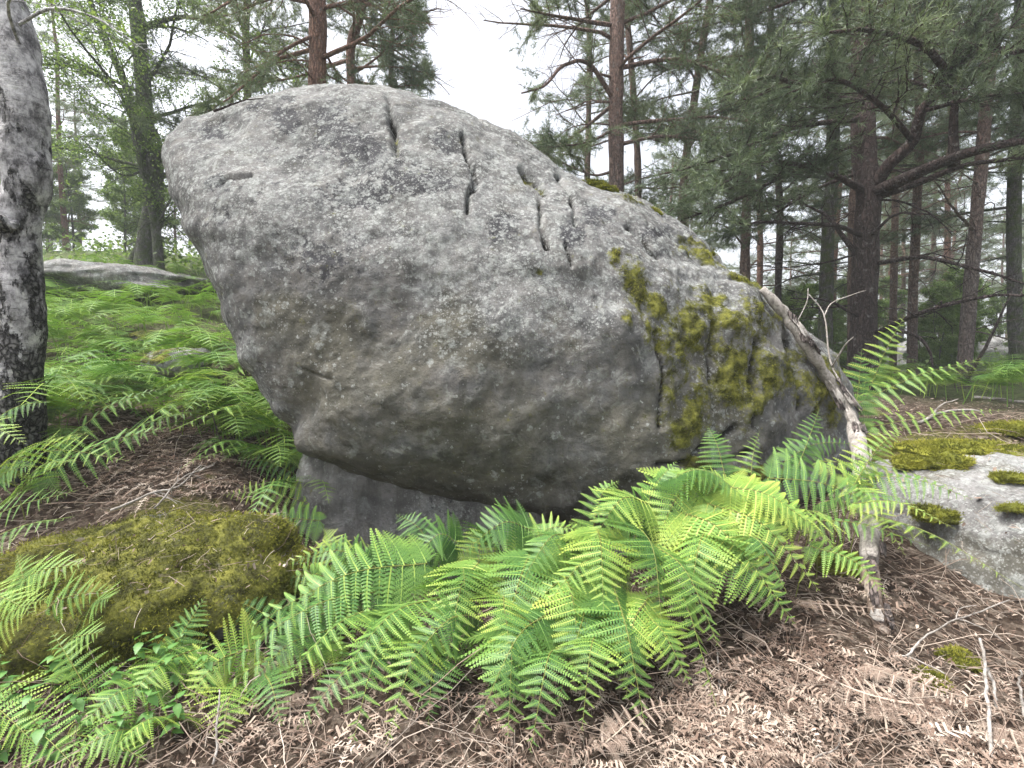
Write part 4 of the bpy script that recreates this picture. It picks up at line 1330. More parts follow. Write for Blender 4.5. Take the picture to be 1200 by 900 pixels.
def compound_arrays(n=12, seed=0, droop=0.18):
    rg = np.random.default_rng(seed)
    mb = MB()
    sub = [pinna_arrays(8, 0.17, 0.1, seed + k) for k in range(2)]
    for sg in (1, -1):
        for i in range(n):
            x = (i + 0.5 + (0.25 if sg > 0 else 0)) / n
            L = 0.36 * (1 - x) ** 0.85 * min(1, (x + 0.12) / 0.2) + 0.02
            v, f4, f3, tt = sub[i % 2]
            a = sg * R(62 - 14 * x + rg.uniform(-4, 4))
            c_, s_ = math.cos(a), math.sin(a)
            p = v * L
            q = np.stack([p[:, 0] * c_ - p[:, 1] * s_ + x, p[:, 0] * s_ + p[:, 1] * c_, p[:, 2] - droop * x * x], -1)
            mb.add(q, f4, f3, np.clip(tt * 0.5 + 0.15 + 0.35 * x, 0, 1))
    V, F, F3 = tube(np.stack([np.linspace(0, 1, 6), np.zeros(6), -droop * np.linspace(0, 1, 6) ** 2], -1), np.linspace(0.012, 0.003, 6), 4, cap=False)
    mb.add(V, F, None, 0.9)
    return mb


PIN = []
for s in range(5):
    v, f4, f3, tt = pinna_arrays(14, 0.098, 0.06 + 0.08 * s, s, 0.70, 0.05 + 0.04 * (s % 3))
    PIN.append((v, f4, f3, tt, make_mesh('pinna', v, f4, f3, [M_FERN], False, {'tint': tt})))
COMP = []
for s in range(3):
    mb = compound_arrays(13, 50 + s, 0.12 + 0.1 * s)
    COMP.append((np.concatenate(mb.V), np.concatenate(mb.F4), np.concatenate(mb.F3), np.concatenate(mb.T), mb.mesh('pinna', [M_FERN], False)))


def frond_frames(curve, width, normal, rg, pairs=17, comp=3, taper=1.0, first=0.0, droop=0.05):
    """positions of the pinnae along a rachis: (is_compound, variant, 4x4)"""
    n = len(curve)
    T = np.gradient(curve, axis=0)
    T /= np.linalg.norm(T, axis=1)[:, None]
    out = []
    ts = 1 - (1 - np.linspace(0, 0.975, pairs)) ** 1.12
    for k, t in enumerate(ts):
        t = first + (1 - first) * t
        for sg in (1, -1):
            tt = min(t + (0.012 if sg > 0 else 0), 0.995)
            i = tt * (n - 1)
            i0 = int(i)
            p = curve[i0] + (curve[min(i0 + 1, n - 1)] - curve[i0]) * (i - i0)
            tg = T[i0]
            N = normal - tg * normal.dot(tg)
            N /= np.linalg.norm(N) + 1e-9
            S = np.cross(N, tg) * sg
            a = R(6 + 34 * t ** 1.6 + rg.uniform(-5, 5))
            L = width * ((1 - t ** 1.35) * taper * 0.96 + 0.03) * min(1.0, 0.82 + t * 2) * rg.uniform(0.9, 1.07)
            D = S * math.cos(a) + tg * math.sin(a) + N * (rg.uniform(-0.15, 0.15) - droop)
            D /= np.linalg.norm(D)
            Z = N - D * N.dot(D)
            Z += S * rg.uniform(-0.15, 0.15)
            Z -= D * Z.dot(D)
            Z /= np.linalg.norm(Z)
            Yv = np.cross(Z, D)
            cmp_ = k < comp
            ws = (1.0 if cmp_ else min(1.3, 0.95 + 0.4 * t)) * (-1 if sg < 0 else 1)
            M = np.eye(4)
            M[:3, 0], M[:3, 1], M[:3, 2], M[:3, 3] = D * L, Yv * L * ws, Z * L, p
            out.append((cmp_, int(rg.integers(0, 3)) if cmp_ else int(rg.integers(0, 5)), M))
    return out


def add_frond(base, knee, tip, width, label, group, seed, pairs=16, comp=3, normal=(0, -0.45, 0.9), sag=0.10, bias=None, name='bracken_frond', cat='fern', mat=None):
    """stalk from base to knee, blade from knee to tip, every leaflet an object"""
    rg = np.random.default_rng(seed)
    base, knee, tip = (np.array(v, float) for v in (base, knee, tip))
    blade_mid = (knee + tip) / 2 + np.array((0, 0, sag)) + rg.normal(0, 0.015, 3)
    blade = spline([knee, blade_mid, tip], 40)
    normal = np.array(normal, float) + rg.normal(0, 0.24, 3)
    root = thing(name, label, cat, base, group)
    b = np.array(root.location)
    ft = float(np.clip(rg.beta(1.1, 1.1), 0, 1)) if bias is None else bias
    width = width * rg.uniform(0.85, 1.2)
    droop_ = rg.uniform(0.02, 0.34)
    st = spline([base, base + (knee - base) * 0.6 + np.array((0, 0, 0.04)), knee], 8)
    line = np.concatenate([st[:-1], blade])
    V, F, F3 = tube(line - b, np.concatenate([np.full(len(st) - 1, 0.0035), np.linspace(0.0032, 0.0008, len(blade))]), 5, cap=False)
    mb = MB()
    mb.add(V, F, None, 0.5)
    link('stalk', mb.mesh('stalk', [M_STALK]), root)
    for cmp_, v, M in frond_frames(blade, width, normal, rg, pairs, comp, droop=droop_):
        o = bpy.data.objects.new('pinna', (COMP if cmp_ else PIN)[v][4])
        COL.objects.link(o)
        o.parent = root
        M[:3, 3] -= b
        o.color = (ft, ft, ft, 1)
        o.matrix_basis = Matrix(M.tolist())
    return root


BKF = []


def baked_frond(seed, pairs=13, arch=0.3, L=0.8, width=0.3, mat=None, stalk=0.35):
    """whole frond as one mesh: stalk going up, blade arching along +X"""
    rg = np.random.default_rng(seed)
    knee = np.array((0.06, 0, stalk))
    blade = spline([knee, knee + np.array((L * 0.5, 0.03, arch * 0.6)), knee + np.array((L, -0.02, arch * 0.1))], 30)
    mb = MB()
    V, F, F3 = tube(np.concatenate([spline([(0, 0, 0), knee * 0.6, knee], 5)[:-1], blade]), np.linspace(0.006, 0.0015, 34), 3, cap=False)
    mb.add(V, F, None, 0.8)
    for cmp_, v, M in frond_frames(blade, width, np.array((0.0, 0, 1.0)), rg, pairs, 2):
        A = (COMP if cmp_ else PIN)[v]
        q = A[0] @ M[:3, :3].T + M[:3, 3]
        mb.add(q, A[1], A[2], A[3])
    BKF.append((np.concatenate(mb.F4), np.concatenate(mb.F3), np.concatenate(mb.T)))
    return mb.mesh('bracken_frond', [mat or M_FERN], False)


def ray_ground(px, py):
    for Y in np.arange(1.6, 14, 0.05):
        q = W(px, py, Y)
        if q[2] < h1(q[0], q[1]):
            return q
    return None


G_MAIN = 'bracken fronds spilling forward under the giant boulder'
rg = np.random.default_rng(2024)
nf_ = 0
# (knee px,py,Y) -> (tip px,py,Y), width
HERO = [
    # back row rising against the dark underside
    (480, 690, 3.1, 395, 640, 3.0, .26), (520, 670, 3.1, 470, 610, 3.3, .24), (560, 670, 3.1, 560, 618, 3.3, .22), (600, 660, 3.1, 690, 620, 3.0, .26), (640, 660, 3.0, 640, 606, 3.2, .22),
    (690, 650, 3.0, 720, 570, 3.1, .26), (740, 640, 3.0, 800, 545, 3.1, .30), (780, 630, 3.0, 700, 610, 2.7, .28), (800, 620, 3.0, 860, 560, 3.0, .28), (840, 650, 2.9, 930, 600, 2.9, .30),
    (860, 600, 3.1, 790, 560, 3.0, .26),
    # left fan
    (500, 660, 2.9, 280, 740, 2.4, .36), (470, 690, 2.8, 240, 790, 2.2, .32), (450, 710, 2.7, 330, 800, 2.15, .28), (520, 700, 2.7, 400, 800, 2.15, .34), (420, 700, 3.0, 300, 700, 2.8, .26),
    (470, 720, 2.6, 400, 880, 1.95, .30), (500, 740, 2.5, 450, 870, 1.95, .26), (400, 750, 2.6, 210, 830, 2.15, .22),
    # centre
    (560, 660, 2.8, 520, 780, 2.2, .32), (590, 690, 2.6, 600, 800, 2.1, .32), (560, 720, 2.5, 470, 800, 2.1, .28), (620, 650, 2.8, 590, 750, 2.3, .32), (600, 730, 2.4, 590, 860, 1.95, .30),
    (640, 720, 2.4, 560, 860, 1.92, .26), (660, 670, 2.7, 680, 800, 2.15, .34), (650, 760, 2.3, 615, 882, 1.86, .24), (540, 690, 2.8, 545, 690, 2.3, .28), (690, 700, 2.6, 650, 830, 2.05, .30),
    # right fan
    (700, 620, 2.8, 700, 720, 2.3, .34), (740, 610, 2.8, 770, 730, 2.25, .36), (720, 690, 2.5, 760, 850, 2.0, .32), (770, 640, 2.7, 850, 760, 2.2, .34), (800, 600, 2.9, 900, 700, 2.4, .38),
    (830, 590, 2.9, 965, 690, 2.5, .34), (790, 680, 2.6, 840, 830, 2.1, .28), (760, 700, 2.5, 720, 830, 2.1, .28), (850, 570, 3.0, 960, 620, 2.7, .32), (730, 660, 2.7, 640, 720, 2.3, .30),
    (820, 640, 2.7, 930, 730, 2.4, .30), (670, 630, 2.9, 610, 680, 2.5, .30), (760, 590, 3.0, 690, 650, 2.6, .32), (700, 740, 2.35, 680, 860, 1.95, .24),
    (780, 560, 3.1, 880, 590, 2.8, .30), (880, 600, 3.0, 985, 650, 2.7, .28), (860, 630, 2.8, 940, 700, 2.4, .30), (700, 660, 2.75, 600, 760, 2.3, .32), (810, 560, 3.1, 760, 640, 2.8, .32),
    (740, 720, 2.5, 800, 810, 2.15, .28), (620, 620, 3.1, 540, 650, 2.9, .28), (660, 720, 2.5, 720, 790, 2.2, .28), (830, 620, 2.8, 800, 720, 2.4, .30),
]
FILL = [  # under-layer that closes the clump, tinted dark to paint shade into the gaps
    (450, 670, 3.0, 340, 660, 2.9, .26), (430, 690, 2.9, 330, 730, 2.6, .28), (540, 640, 3.2, 470, 650, 3.0, .28), (400, 720, 2.8, 270, 760, 2.5, .26), (380, 740, 2.6, 300, 800, 2.25, .22),
    (580, 640, 3.2, 600, 640, 2.9, .26), (520, 760, 2.5, 500, 840, 2.1, .26), (460, 760, 2.5, 360, 850, 2.05, .24), (570, 760, 2.4, 640, 840, 2.05, .26)]
HERO += FILL
rows = []
for kx, ky, kY, tx, ty, tY, wd in HERO:
    knee = W(kx, ky, kY)
    tip = W(tx + rg.normal(0, 6), ty + rg.normal(0, 5), tY)
    gx, gy = knee[0] + (knee[0] - tip[0]) * 0.15, knee[1] + 0.18
    base = np.array((gx, gy, h1(gx, gy) - 0.03))
    n_ = (0.15 * np.sign(tip[0] - knee[0]), -0.55, 0.85)
    row = 0 if nf_ < 11 else 1 if nf_ < 19 else 2 if nf_ < 29 else 3 if nf_ < 44 else 4 if nf_ < 52 else 5
    rows.append((row, tx, ty, add_frond(base, knee, tip, wd, 'x', G_MAIN, 3000 + nf_, 16, 3, n_, sag=0.09 + 0.05 * rg.uniform(), bias=0.02 if row == 5 else None)))
    nf_ += 1
ORD = ['first', 'second', 'third', 'fourth', 'fifth', 'sixth', 'seventh', 'eighth', 'ninth', 'tenth', 'eleventh', 'twelfth', 'thirteenth', 'fourteenth', 'fifteenth', 'sixteenth', 'seventeenth'] + ['eighteenth', 'nineteenth', 'twentieth', 'twenty-first', 'twenty-second', 'twenty-third', 'twenty-fourth', 'twenty-fifth', 'twenty-sixth']
for row, phrase in enumerate(('raised bracken frond of the clump back row, tip %s from the left', 'bracken frond hanging left in the clump, tip %s from the left',
                              'bracken frond hanging forward mid clump, tip %s from the left', 'bracken frond fanning right in the clump, tip %s from the left',
                              'bracken frond of the clump upper right layer, tip %s from the left', 'shaded bracken frond low in the clump, tip %s from the left')):
    for k, q in enumerate(sorted([r_ for r_ in rows if r_[0] == row], key=lambda r_: r_[1])):
        q[3]['label'] = phrase % ORD[k]

# fronds one can single out
for lab, kx, ky, kY, tx, ty, tY, wd, nrm in (
        ('long bracken frond reaching right across the pale slab front', 1010, 600, 3.0, 1200, 690, 2.3, .17, (0.1, -0.5, 0.8)),
        ('bracken frond arching up to the tip of the clump beside the leaning log', 960, 590, 3.3, 1080, 590, 2.9, .24, (0, -0.4, 0.9)),
        ('upright bracken frond in front of the mossy boulder flank', 880, 600, 3.2, 890, 505, 3.5, .22, (0, -1, 0.25)),
        ('bracken frond crossing in front of the leaning log middle', 900, 560, 3.3, 1040, 600, 3.0, .26, (0, -0.6, 0.8)),
        ('bracken frond stretching right at the height of the log foot', 960, 540, 3.4, 1130, 575, 3.1, .22, (0, -0.5, 0.8)),
        ('bracken frond leaning up left against the boulder shade', 930, 620, 3.1, 850, 560, 3.3, .22, (0, -0.8, 0.5)),
        ('bracken frond pointing up right behind the leaning log', 1010, 480, 5.0, 1060, 370, 5.1, .32, (0, -1, 0.2)),
        ('flat bracken frond spreading right behind the leaning log', 1010, 470, 5.0, 1150, 420, 4.7, .28, (0, -0.5, 0.8)),
        ('low flat bracken frond spreading toward the moss mat', 1020, 500, 4.9, 1180, 480, 4.6, .24, (0, -0.4, 0.9)),
        ('bracken frond nodding above the leaning log shadow', 1000, 500, 4.9, 1010, 410, 5.0, .28, (0.2, -1, 0.2)),
        ('bracken frond lying sideways left of the stone foot', 365, 590, 3.9, 262, 580, 3.8, .22, (0, -0.6, 0.8)),
        ('lower bracken frond touching the left side of the stone foot', 375, 610, 3.7, 265, 620, 3.5, .24, (0, -0.6, 0.8)),
        ('bracken frond above the others left of the stone foot', 355, 560, 4.2, 270, 540, 4.2, .20, (0, -0.7, 0.6)),
        ('bracken frond in the gap between mossy rock and stone foot', 440, 650, 3.3, 318, 668, 2.8, .20, (0, -0.7, 0.7)),
        ('upright bracken frond right of that gap under the overhang', 400, 690, 3.0, 380, 620, 3.2, .20, (0, -1, 0.3)),
        ('small bracken frond rising beside the log just above the clump', 930, 560, 3.4, 960, 480, 3.5, .18, (0, -1, 0.3)),
        ('bracken frond hanging over the middle of the leaning log', 990, 560, 3.3, 1060, 650, 2.8, .20, (0.1, -0.6, 0.7)),
        ('feathery bracken frond rising through the log twigs', 1000, 570, 3.2, 1060, 500, 3.2, .22, (0, -0.9, 0.4)),
        ('bracken frond leaning left between the clump and the log', 960, 600, 3.0, 860, 610, 2.8, .22, (0, -0.7, 0.7)),
        ('bracken frond drooping at the clump right edge toward the log foot', 920, 590, 3.1, 1000, 680, 2.6, .22, (0.1, -0.6, 0.7)),
        ('short bracken frond at the mossy flank base left of the tall one', 850, 560, 3.3, 830, 500, 3.5, .18, (0, -1, 0.3)),
        ('thin bracken frond ending over the pale slab moss clump', 1000, 590, 3.0, 1120, 620, 2.6, .16, (0, -0.6, 0.8)),
        ('bracken frond lying across the log just under its middle', 940, 610, 3.1, 1090, 640, 2.7, .20, (0.1, -0.6, 0.8)),
        ('bracken frond whose tip touches the pale slab left corner', 1000, 560, 3.3, 1140, 585, 2.95, .20, (0.0, -0.6, 0.8)),
        ('low dark bracken frond in front of the log foot left side', 950, 640, 2.8, 1040, 700, 2.5, .18, (0.1, -0.6, 0.8)),
        ('small bracken frond between the mossy flank and the log', 920, 540, 3.5, 1000, 520, 3.4, .18, (0, -0.9, 0.5)),
        ('pale bracken frond at the left edge below the birch', -60, 640, 3.0, 90, 575, 2.7, .22, (0, -0.5, 0.8)),
        ('second bracken frond at the left edge just below the pale one', -60, 660, 2.8, 85, 605, 2.6, .18, (0, -0.5, 0.8))):
    knee, tip = W(kx, ky, kY), W(tx, ty, tY)
    gx, gy = knee[0] + (knee[0] - tip[0]) * 0.1, knee[1] + 0.1
    base = np.array((gx, gy, min(h1(gx, gy) - 0.03, knee[2] - 0.05)))
    add_frond(base, knee, tip, wd, lab, 'bracken fronds standing apart', 4000 + nf_, 15, 1, nrm, sag=0.06)
    nf_ += 1

bir = []
for kx, ky, kY, tx, ty, tY, wd in ((-20, 560, 3.4, 110, 505, 3.3, .28), (10, 540, 3.6, 150, 540, 3.2, .26), (-40, 520, 3.5, 60, 470, 3.5, .26), (40, 560, 3.5, 200, 500, 3.7, .28), (60, 530, 3.7, 190, 455, 4.0, .28),
                                   (20, 580, 3.3, 90, 540, 3.1, .24), (-60, 500, 3.4, 30, 520, 3.2, .26), (120, 520, 4.1, 240, 480, 4.1, .28), (-30, 590, 3.3, 40, 545, 3.2, .22)):
    knee, tip = W(kx, ky, kY), W(tx, ty, tY)
    gx, gy = knee[0], knee[1] + 0.05
    base = np.array((gx, gy, min(h1(gx, gy) - 0.03, knee[2] - 0.05)))
    bir.append((tx, add_frond(base, knee, tip, wd, 'x', 'bracken fronds around the birch foot', 4300 + nf_, 14, 2, (0, -0.6, 0.8), sag=0.08)))
    nf_ += 1
for k, q in enumerate(sorted(bir, key=lambda r_: r_[0])):
    q[1]['label'] = 'bracken frond around the birch foot, tip %s from the left' % ORD[k]

# clump at the lower left, by the mossy rock
low = []
for kx, ky, kY, tx, ty, tY, wd in ((60, 760, 2.5, 110, 665, 2.55, .22), (20, 740, 2.4, 130, 690, 2.3, .24), (-30, 760, 2.3, 60, 700, 2.2, .22), (60, 790, 2.3, 120, 740, 2.2, .2), (100, 730, 2.5, 130, 700, 2.3, .2),
                                   (180, 800, 2.3, 240, 700, 2.5, .20), (150, 810, 2.3, 215, 745, 2.3, .18), (120, 840, 2.1, 60, 740, 2.2, .20), (190, 800, 2.2, 95, 850, 1.9, .20), (230, 760, 2.4, 140, 830, 2.0, .24),
                                   (170, 860, 2.0, 70, 890, 1.8, .18), (300, 760, 2.4, 215, 830, 2.1, .22), (310, 790, 2.3, 330, 850, 2.05, .18), (-20, 820, 2.1, 40, 870, 1.85, .2), (80, 860, 2.0, 170, 890, 1.85, .18),
                                   (0, 700, 2.5, 100, 660, 2.5, .22), (250, 740, 2.6, 180, 720, 2.5, .18),
                                   (40, 720, 2.45, 20, 650, 2.6, .2), (-40, 700, 2.5, 40, 720, 2.2, .22), (120, 780, 2.35, 60, 800, 2.1, .22), (200, 780, 2.4, 250, 820, 2.15, .2), (280, 800, 2.3, 260, 870, 1.95, .2),
                                   (220, 840, 2.1, 130, 880, 1.85, .2), (10, 860, 2.0, 90, 900, 1.75, .2), (340, 740, 2.6, 250, 700, 2.6, .2)):
    knee, tip = W(kx, ky, kY), W(tx, ty, tY)
    gx, gy = knee[0], knee[1] + 0.08
    base = np.array((gx, gy, min(h1(gx, gy) - 0.03, knee[2] - 0.05)))
    low.append((tx, add_frond(base, knee, tip, wd, 'x', 'bracken fronds before the moss covered rock', 4500 + nf_, 14, 1, (0, -0.6, 0.8), sag=0.05)))
    nf_ += 1
for k, q in enumerate(sorted(low, key=lambda r_: r_[0])):
    q[1]['label'] = 'low bracken frond before the moss covered rock, tip %s from the left' % ORD[k]

# slope ferns, one mesh each
BK = [baked_frond(600 + s, 13, 0.15 + 0.1 * (s % 3), 0.75 + 0.1 * (s % 2), 0.30) for s in range(6)]
rg = np.random.default_rng(99)
spots = []
for k in range(1800):
    px, Y = rg.uniform(-40, 350), 4.1 + 8.0 * rg.uniform() ** 1.8
    if px > 350 - (Y - 4.3) * 10 and Y < 7: continue
    if Y < 4.55 and 90 < px < 300: continue
    if 170 < px < 225 and 5.3 < Y < 6.1: continue
    spots.append((px, Y, 0))
    if len(spots) >= 400: break
for k in range(50):
    spots.append((rg.uniform(985, 1250), rg.uniform(6.0, 13), 1))
spots.sort(key=lambda q: q[1])
far_b = MB()
cnt = [0, 0]
for i, (px, Y, side) in enumerate(spots):
    x = (px - 600) / FPX * Y
    v_ = int(rg.integers(0, 6))
    loc = (x, Y, h1(x, Y) - 0.05)
    rot = (rg.uniform(-0.15, 0.15), rg.uniform(-0.12, 0.25), rg.choice([rg.uniform(-0.9, 0.9), rg.uniform(2.2, 4.1), rg.uniform(-2.6, -0.6)]))
    s = rg.uniform(0.75, 1.3)
    cnt[side] += 1
    if cnt[side] > (165, 35)[side]:
        me = BK[v_]
        co = np.zeros(len(me.vertices) * 3)
        me.vertices.foreach_get('co', co)
        E = Matrix.LocRotScale(Vector(loc), __import__('mathutils').Euler(rot), Vector((s, s, s)))
        E = np.array(E)
        q = co.reshape(-1, 3) @ E[:3, :3].T + E[:3, 3]
        far_b.add(q, BKF[v_][0], BKF[v_][1], BKF[v_][2])
        continue
    o = link('bracken_frond', BK[v_], None, loc)
    ft = float(rg.uniform(0.15, 0.8))
    o.color = (ft, ft, ft, 1)
    o.rotation_euler = rot
    o.scale = (s, s, s)
    if side == 0:
        tag(o, 'green bracken frond in the fern bed covering the left slope', 'fern', 'bracken fronds on the left slope')
    else:
        tag(o, 'bracken frond among the trunks on the right plateau', 'fern', 'bracken fronds among the right hand trunks')
bed = link('bracken_bed', far_b.mesh('bracken_bed', [M_FERN], False))
bed.color = (0.5, 0.5, 0.5, 1)
tag(bed, 'farther bracken bed running up the slopes', None, None, 'stuff')

# far undergrowth that reads as one mass
mb = MB()
n = 9000
Y = rg.uniform(12, 48, n)
px = rg.uniform(-100, 1300, n)
x = (px - 600) / FPX * Y
P = np.stack([x, Y, H(x, Y)], -1)
cl = vnoise(P, 0.35, 5)
P = P[cl > -0.15]
P[:, 2] += rg.uniform(0.0, 0.7, len(P)) * np.clip(0.4 + vnoise(P, 0.5, 8), 0, 1)
v, f, tt = leaves(rg, P, 0.16, 5, 0.28)
mb.add(v, f, None, tt)
tag(link('undergrowth', mb.mesh('undergrowth', [M_LEAF], False)), 'green undergrowth between the distant trunks', 'undergrowth', None, 'stuff')


# ================================================================== SEEDLINGS bottom left (broad leaves)
def leaf_mesh():
    n = 9
    t = np.linspace(0, 1, n)
    wv = 0.25 * np.sin(np.pi * np.clip(t, 0, 1) ** 0.62) * (1 + 0.12 * (np.arange(n) % 2)) + 0.0
    wv[-1] = 0
    z = -0.22 * t ** 2
    Vl = np.concatenate([np.stack([t, wv, z + 0.10 * wv], -1), np.stack([t, np.zeros(n), z], -1), np.stack([t, -wv, z + 0.10 * wv], -1)])
    F = []
    for a in range(n - 1):
        F.append((a + n, a + 1 + n, a + 1, a))
        F.append((a + 2 * n, a + 1 + 2 * n, a + 1 + n, a + n))
    tt = np.concatenate([np.full(n, 0.5), np.full(n, 0.75), np.full(n, 0.5)])
    return make_mesh('leaf', Vl, F, None, [M_BUSH], True, {'tint': tt})


LEAF = leaf_mesh()
rg = np.random.default_rng(40)
for k, (px, py, Yy, hgt) in enumerate(((30, 860, 2.0, .28), (95, 850, 2.05, .30), (150, 800, 2.25, .30), (10, 790, 2.2, .3), (200, 860, 2.0, .2), (60, 800, 2.2, .28), (250, 800, 2.25, .25), (120, 880, 1.95, .18),
                                       (190, 780, 2.35, .3), (0, 880, 1.9, .22), (230, 750, 2.5, .24), (440, 640, 3.5, .14), (500, 650, 3.5, .14), (20, 830, 2.1, .3), (130, 830, 2.15, .28), (170, 850, 2.05, .26), (60, 880, 1.9, .22), (210, 800, 2.3, .3), (280, 780, 2.35, .22))):
    b = W(px, py, Yy)
    b[2] = h1(b[0], b[1])
    root = thing('leafy_seedling', 'small plant with paired pointed green leaves at the lower left corner' if k not in (11, 12) else 'tiny pale sprout under the boulder lip behind the bracken', 'plant', b,
                 'leafy seedlings at the lower left' if k not in (11, 12) else 'sprouts under the boulder lip')
    top = np.array((rg.uniform(-.12, .12), rg.uniform(-.12, .02), hgt))
    line = spline([(0, 0, 0), top * 0.5 + np.array((0.01, 0, 0.02)), top], 8)
    V, F, F3 = tube(line, np.linspace(0.003, 0.0012, 8), 4, cap=False)
    mb = MB()
    mb.add(V, F, None, 0.5)
    link('stem', mb.mesh('stem', [M_STALK]), root)
    for q in range(12):
        p = line[min(7, 1 + q // 2)]
        az = q * 1.57 + (q // 2) * 0.9 + rg.uniform(-.3, .3)
        L = rg.uniform(0.04, 0.075) * (1 if k not in (11, 12) else 0.5)
        o = bpy.data.objects.new('leaf', LEAF)
        COL.objects.link(o)
        o.parent = root
        o.matrix_basis = Matrix.Translation(Vector(p)) @ Matrix.Rotation(az, 4, 'Z') @ Matrix.Rotation(rg.uniform(-0.2, 0.5), 4, 'Y') @ Matrix.Scale(L, 4)


# ================================================================== DEAD BRACKEN, LITTER, TWIGS
def litter():
    rg = np.random.default_rng(8)
    mb = MB()
    # flat brown leaf scraps, curled
    n = 26000
    u = rg.uniform(0, 1, n)
    Y = 1.2 + 5.5 * u ** 1.6
    px = rg.uniform(-120, 1320, n)
    x = (px - 600) / FPX * Y
    P = np.stack([x, Y, H(x, Y) + rg.uniform(0.0, 0.035, n)], -1)
    nn = rg.normal(0, 0.45, (n, 3)) + np.array((0, 0, 1))
    nn /= np.linalg.norm(nn, axis=1)[:, None]
    a = np.cross(nn, rg.normal(0, 1, (n, 3)))
    a /= np.linalg.norm(a, axis=1)[:, None]
    b = np.cross(nn, a)
    l = rg.uniform(0.005, 0.024, n)[:, None]
    wv = l * rg.uniform(0.12, 0.45, (n, 1))
    up = nn * l * rg.uniform(-0.3, 0.5, (n, 1))
    V = np.stack([P - a * l, P + b * wv + up, P + a * l, P - b * wv + up], 1).reshape(-1, 3)
    mb.add(V, None, np.stack([np.arange(n) * 4, np.arange(n) * 4 + 1, np.arange(n) * 4 + 2, np.arange(n) * 4, np.arange(n) * 4 + 2, np.arange(n) * 4 + 3], -1).reshape(-1, 3), np.repeat(np.clip(rg.beta(2, 2.2, n), 0, 1), 4))
    # loose straws
    for k in range(7000):
        Yy = 1.3 + 3.6 * rg.uniform() ** 1.5
        xx = (rg.uniform(-60, 1300) - 600) / FPX * Yy
        p = np.array((xx, Yy, h1(xx, Yy) + rg.uniform(0, 0.03)))
        az = rg.uniform(0, 6.28)
        L = rg.uniform(0.06, 0.25) if k % 3 else rg.uniform(0.25, 0.65)
        d = np.array((math.cos(az), math.sin(az), rg.uniform(-0.1, 0.45)))
        l = branch_points(rg, p, d, L, 0.5, 0.22, 4)
        V, F, F3 = tube(l, rg.uniform(0.0008, 0.0024), 3, cap=False)
        mb.add(V, F, None, rg.beta(3.4, 1.6))
    for RV, RN, cnt_ in LITTERED:
        ok = np.where((RN[:, 2] > 0.5) & (RV[:, 1] < 4.2))[0]
        for k in rg.choice(ok, cnt_):
            az = rg.uniform(0, 6.28)
            l = branch_points(rg, RV[k] + RN[k] * 0.022, (math.cos(az), math.sin(az), 0.05), rg.uniform(0.02, 0.12) if k % 5 else rg.uniform(0.1, 0.3), 0.15, 0.3, 3)
            V, F, F3 = tube(l, rg.uniform(0.0008, 0.0018), 3, cap=False)
            mb.add(V, F, None, rg.beta(3.4, 1.6))
        for k in rg.choice(ok, cnt_ // 2):
            c = RV[k] + RN[k] * 0.02
            a = rg.normal(0, 0.012, 3)
            b = rg.normal(0, 0.008, 3)
            mb.add([c - a, c + b, c + a, c - b + RN[k] * 0.006], None, [(0, 1, 2), (0, 2, 3)], rg.beta(3, 1.8))
    o = link('leaf_litter', mb.mesh('leaf_litter', [M_DEAD], False))
    tag(o, 'brown leaf scraps and straws scattered over the forest floor', 'litter', None, 'stuff')


litter()


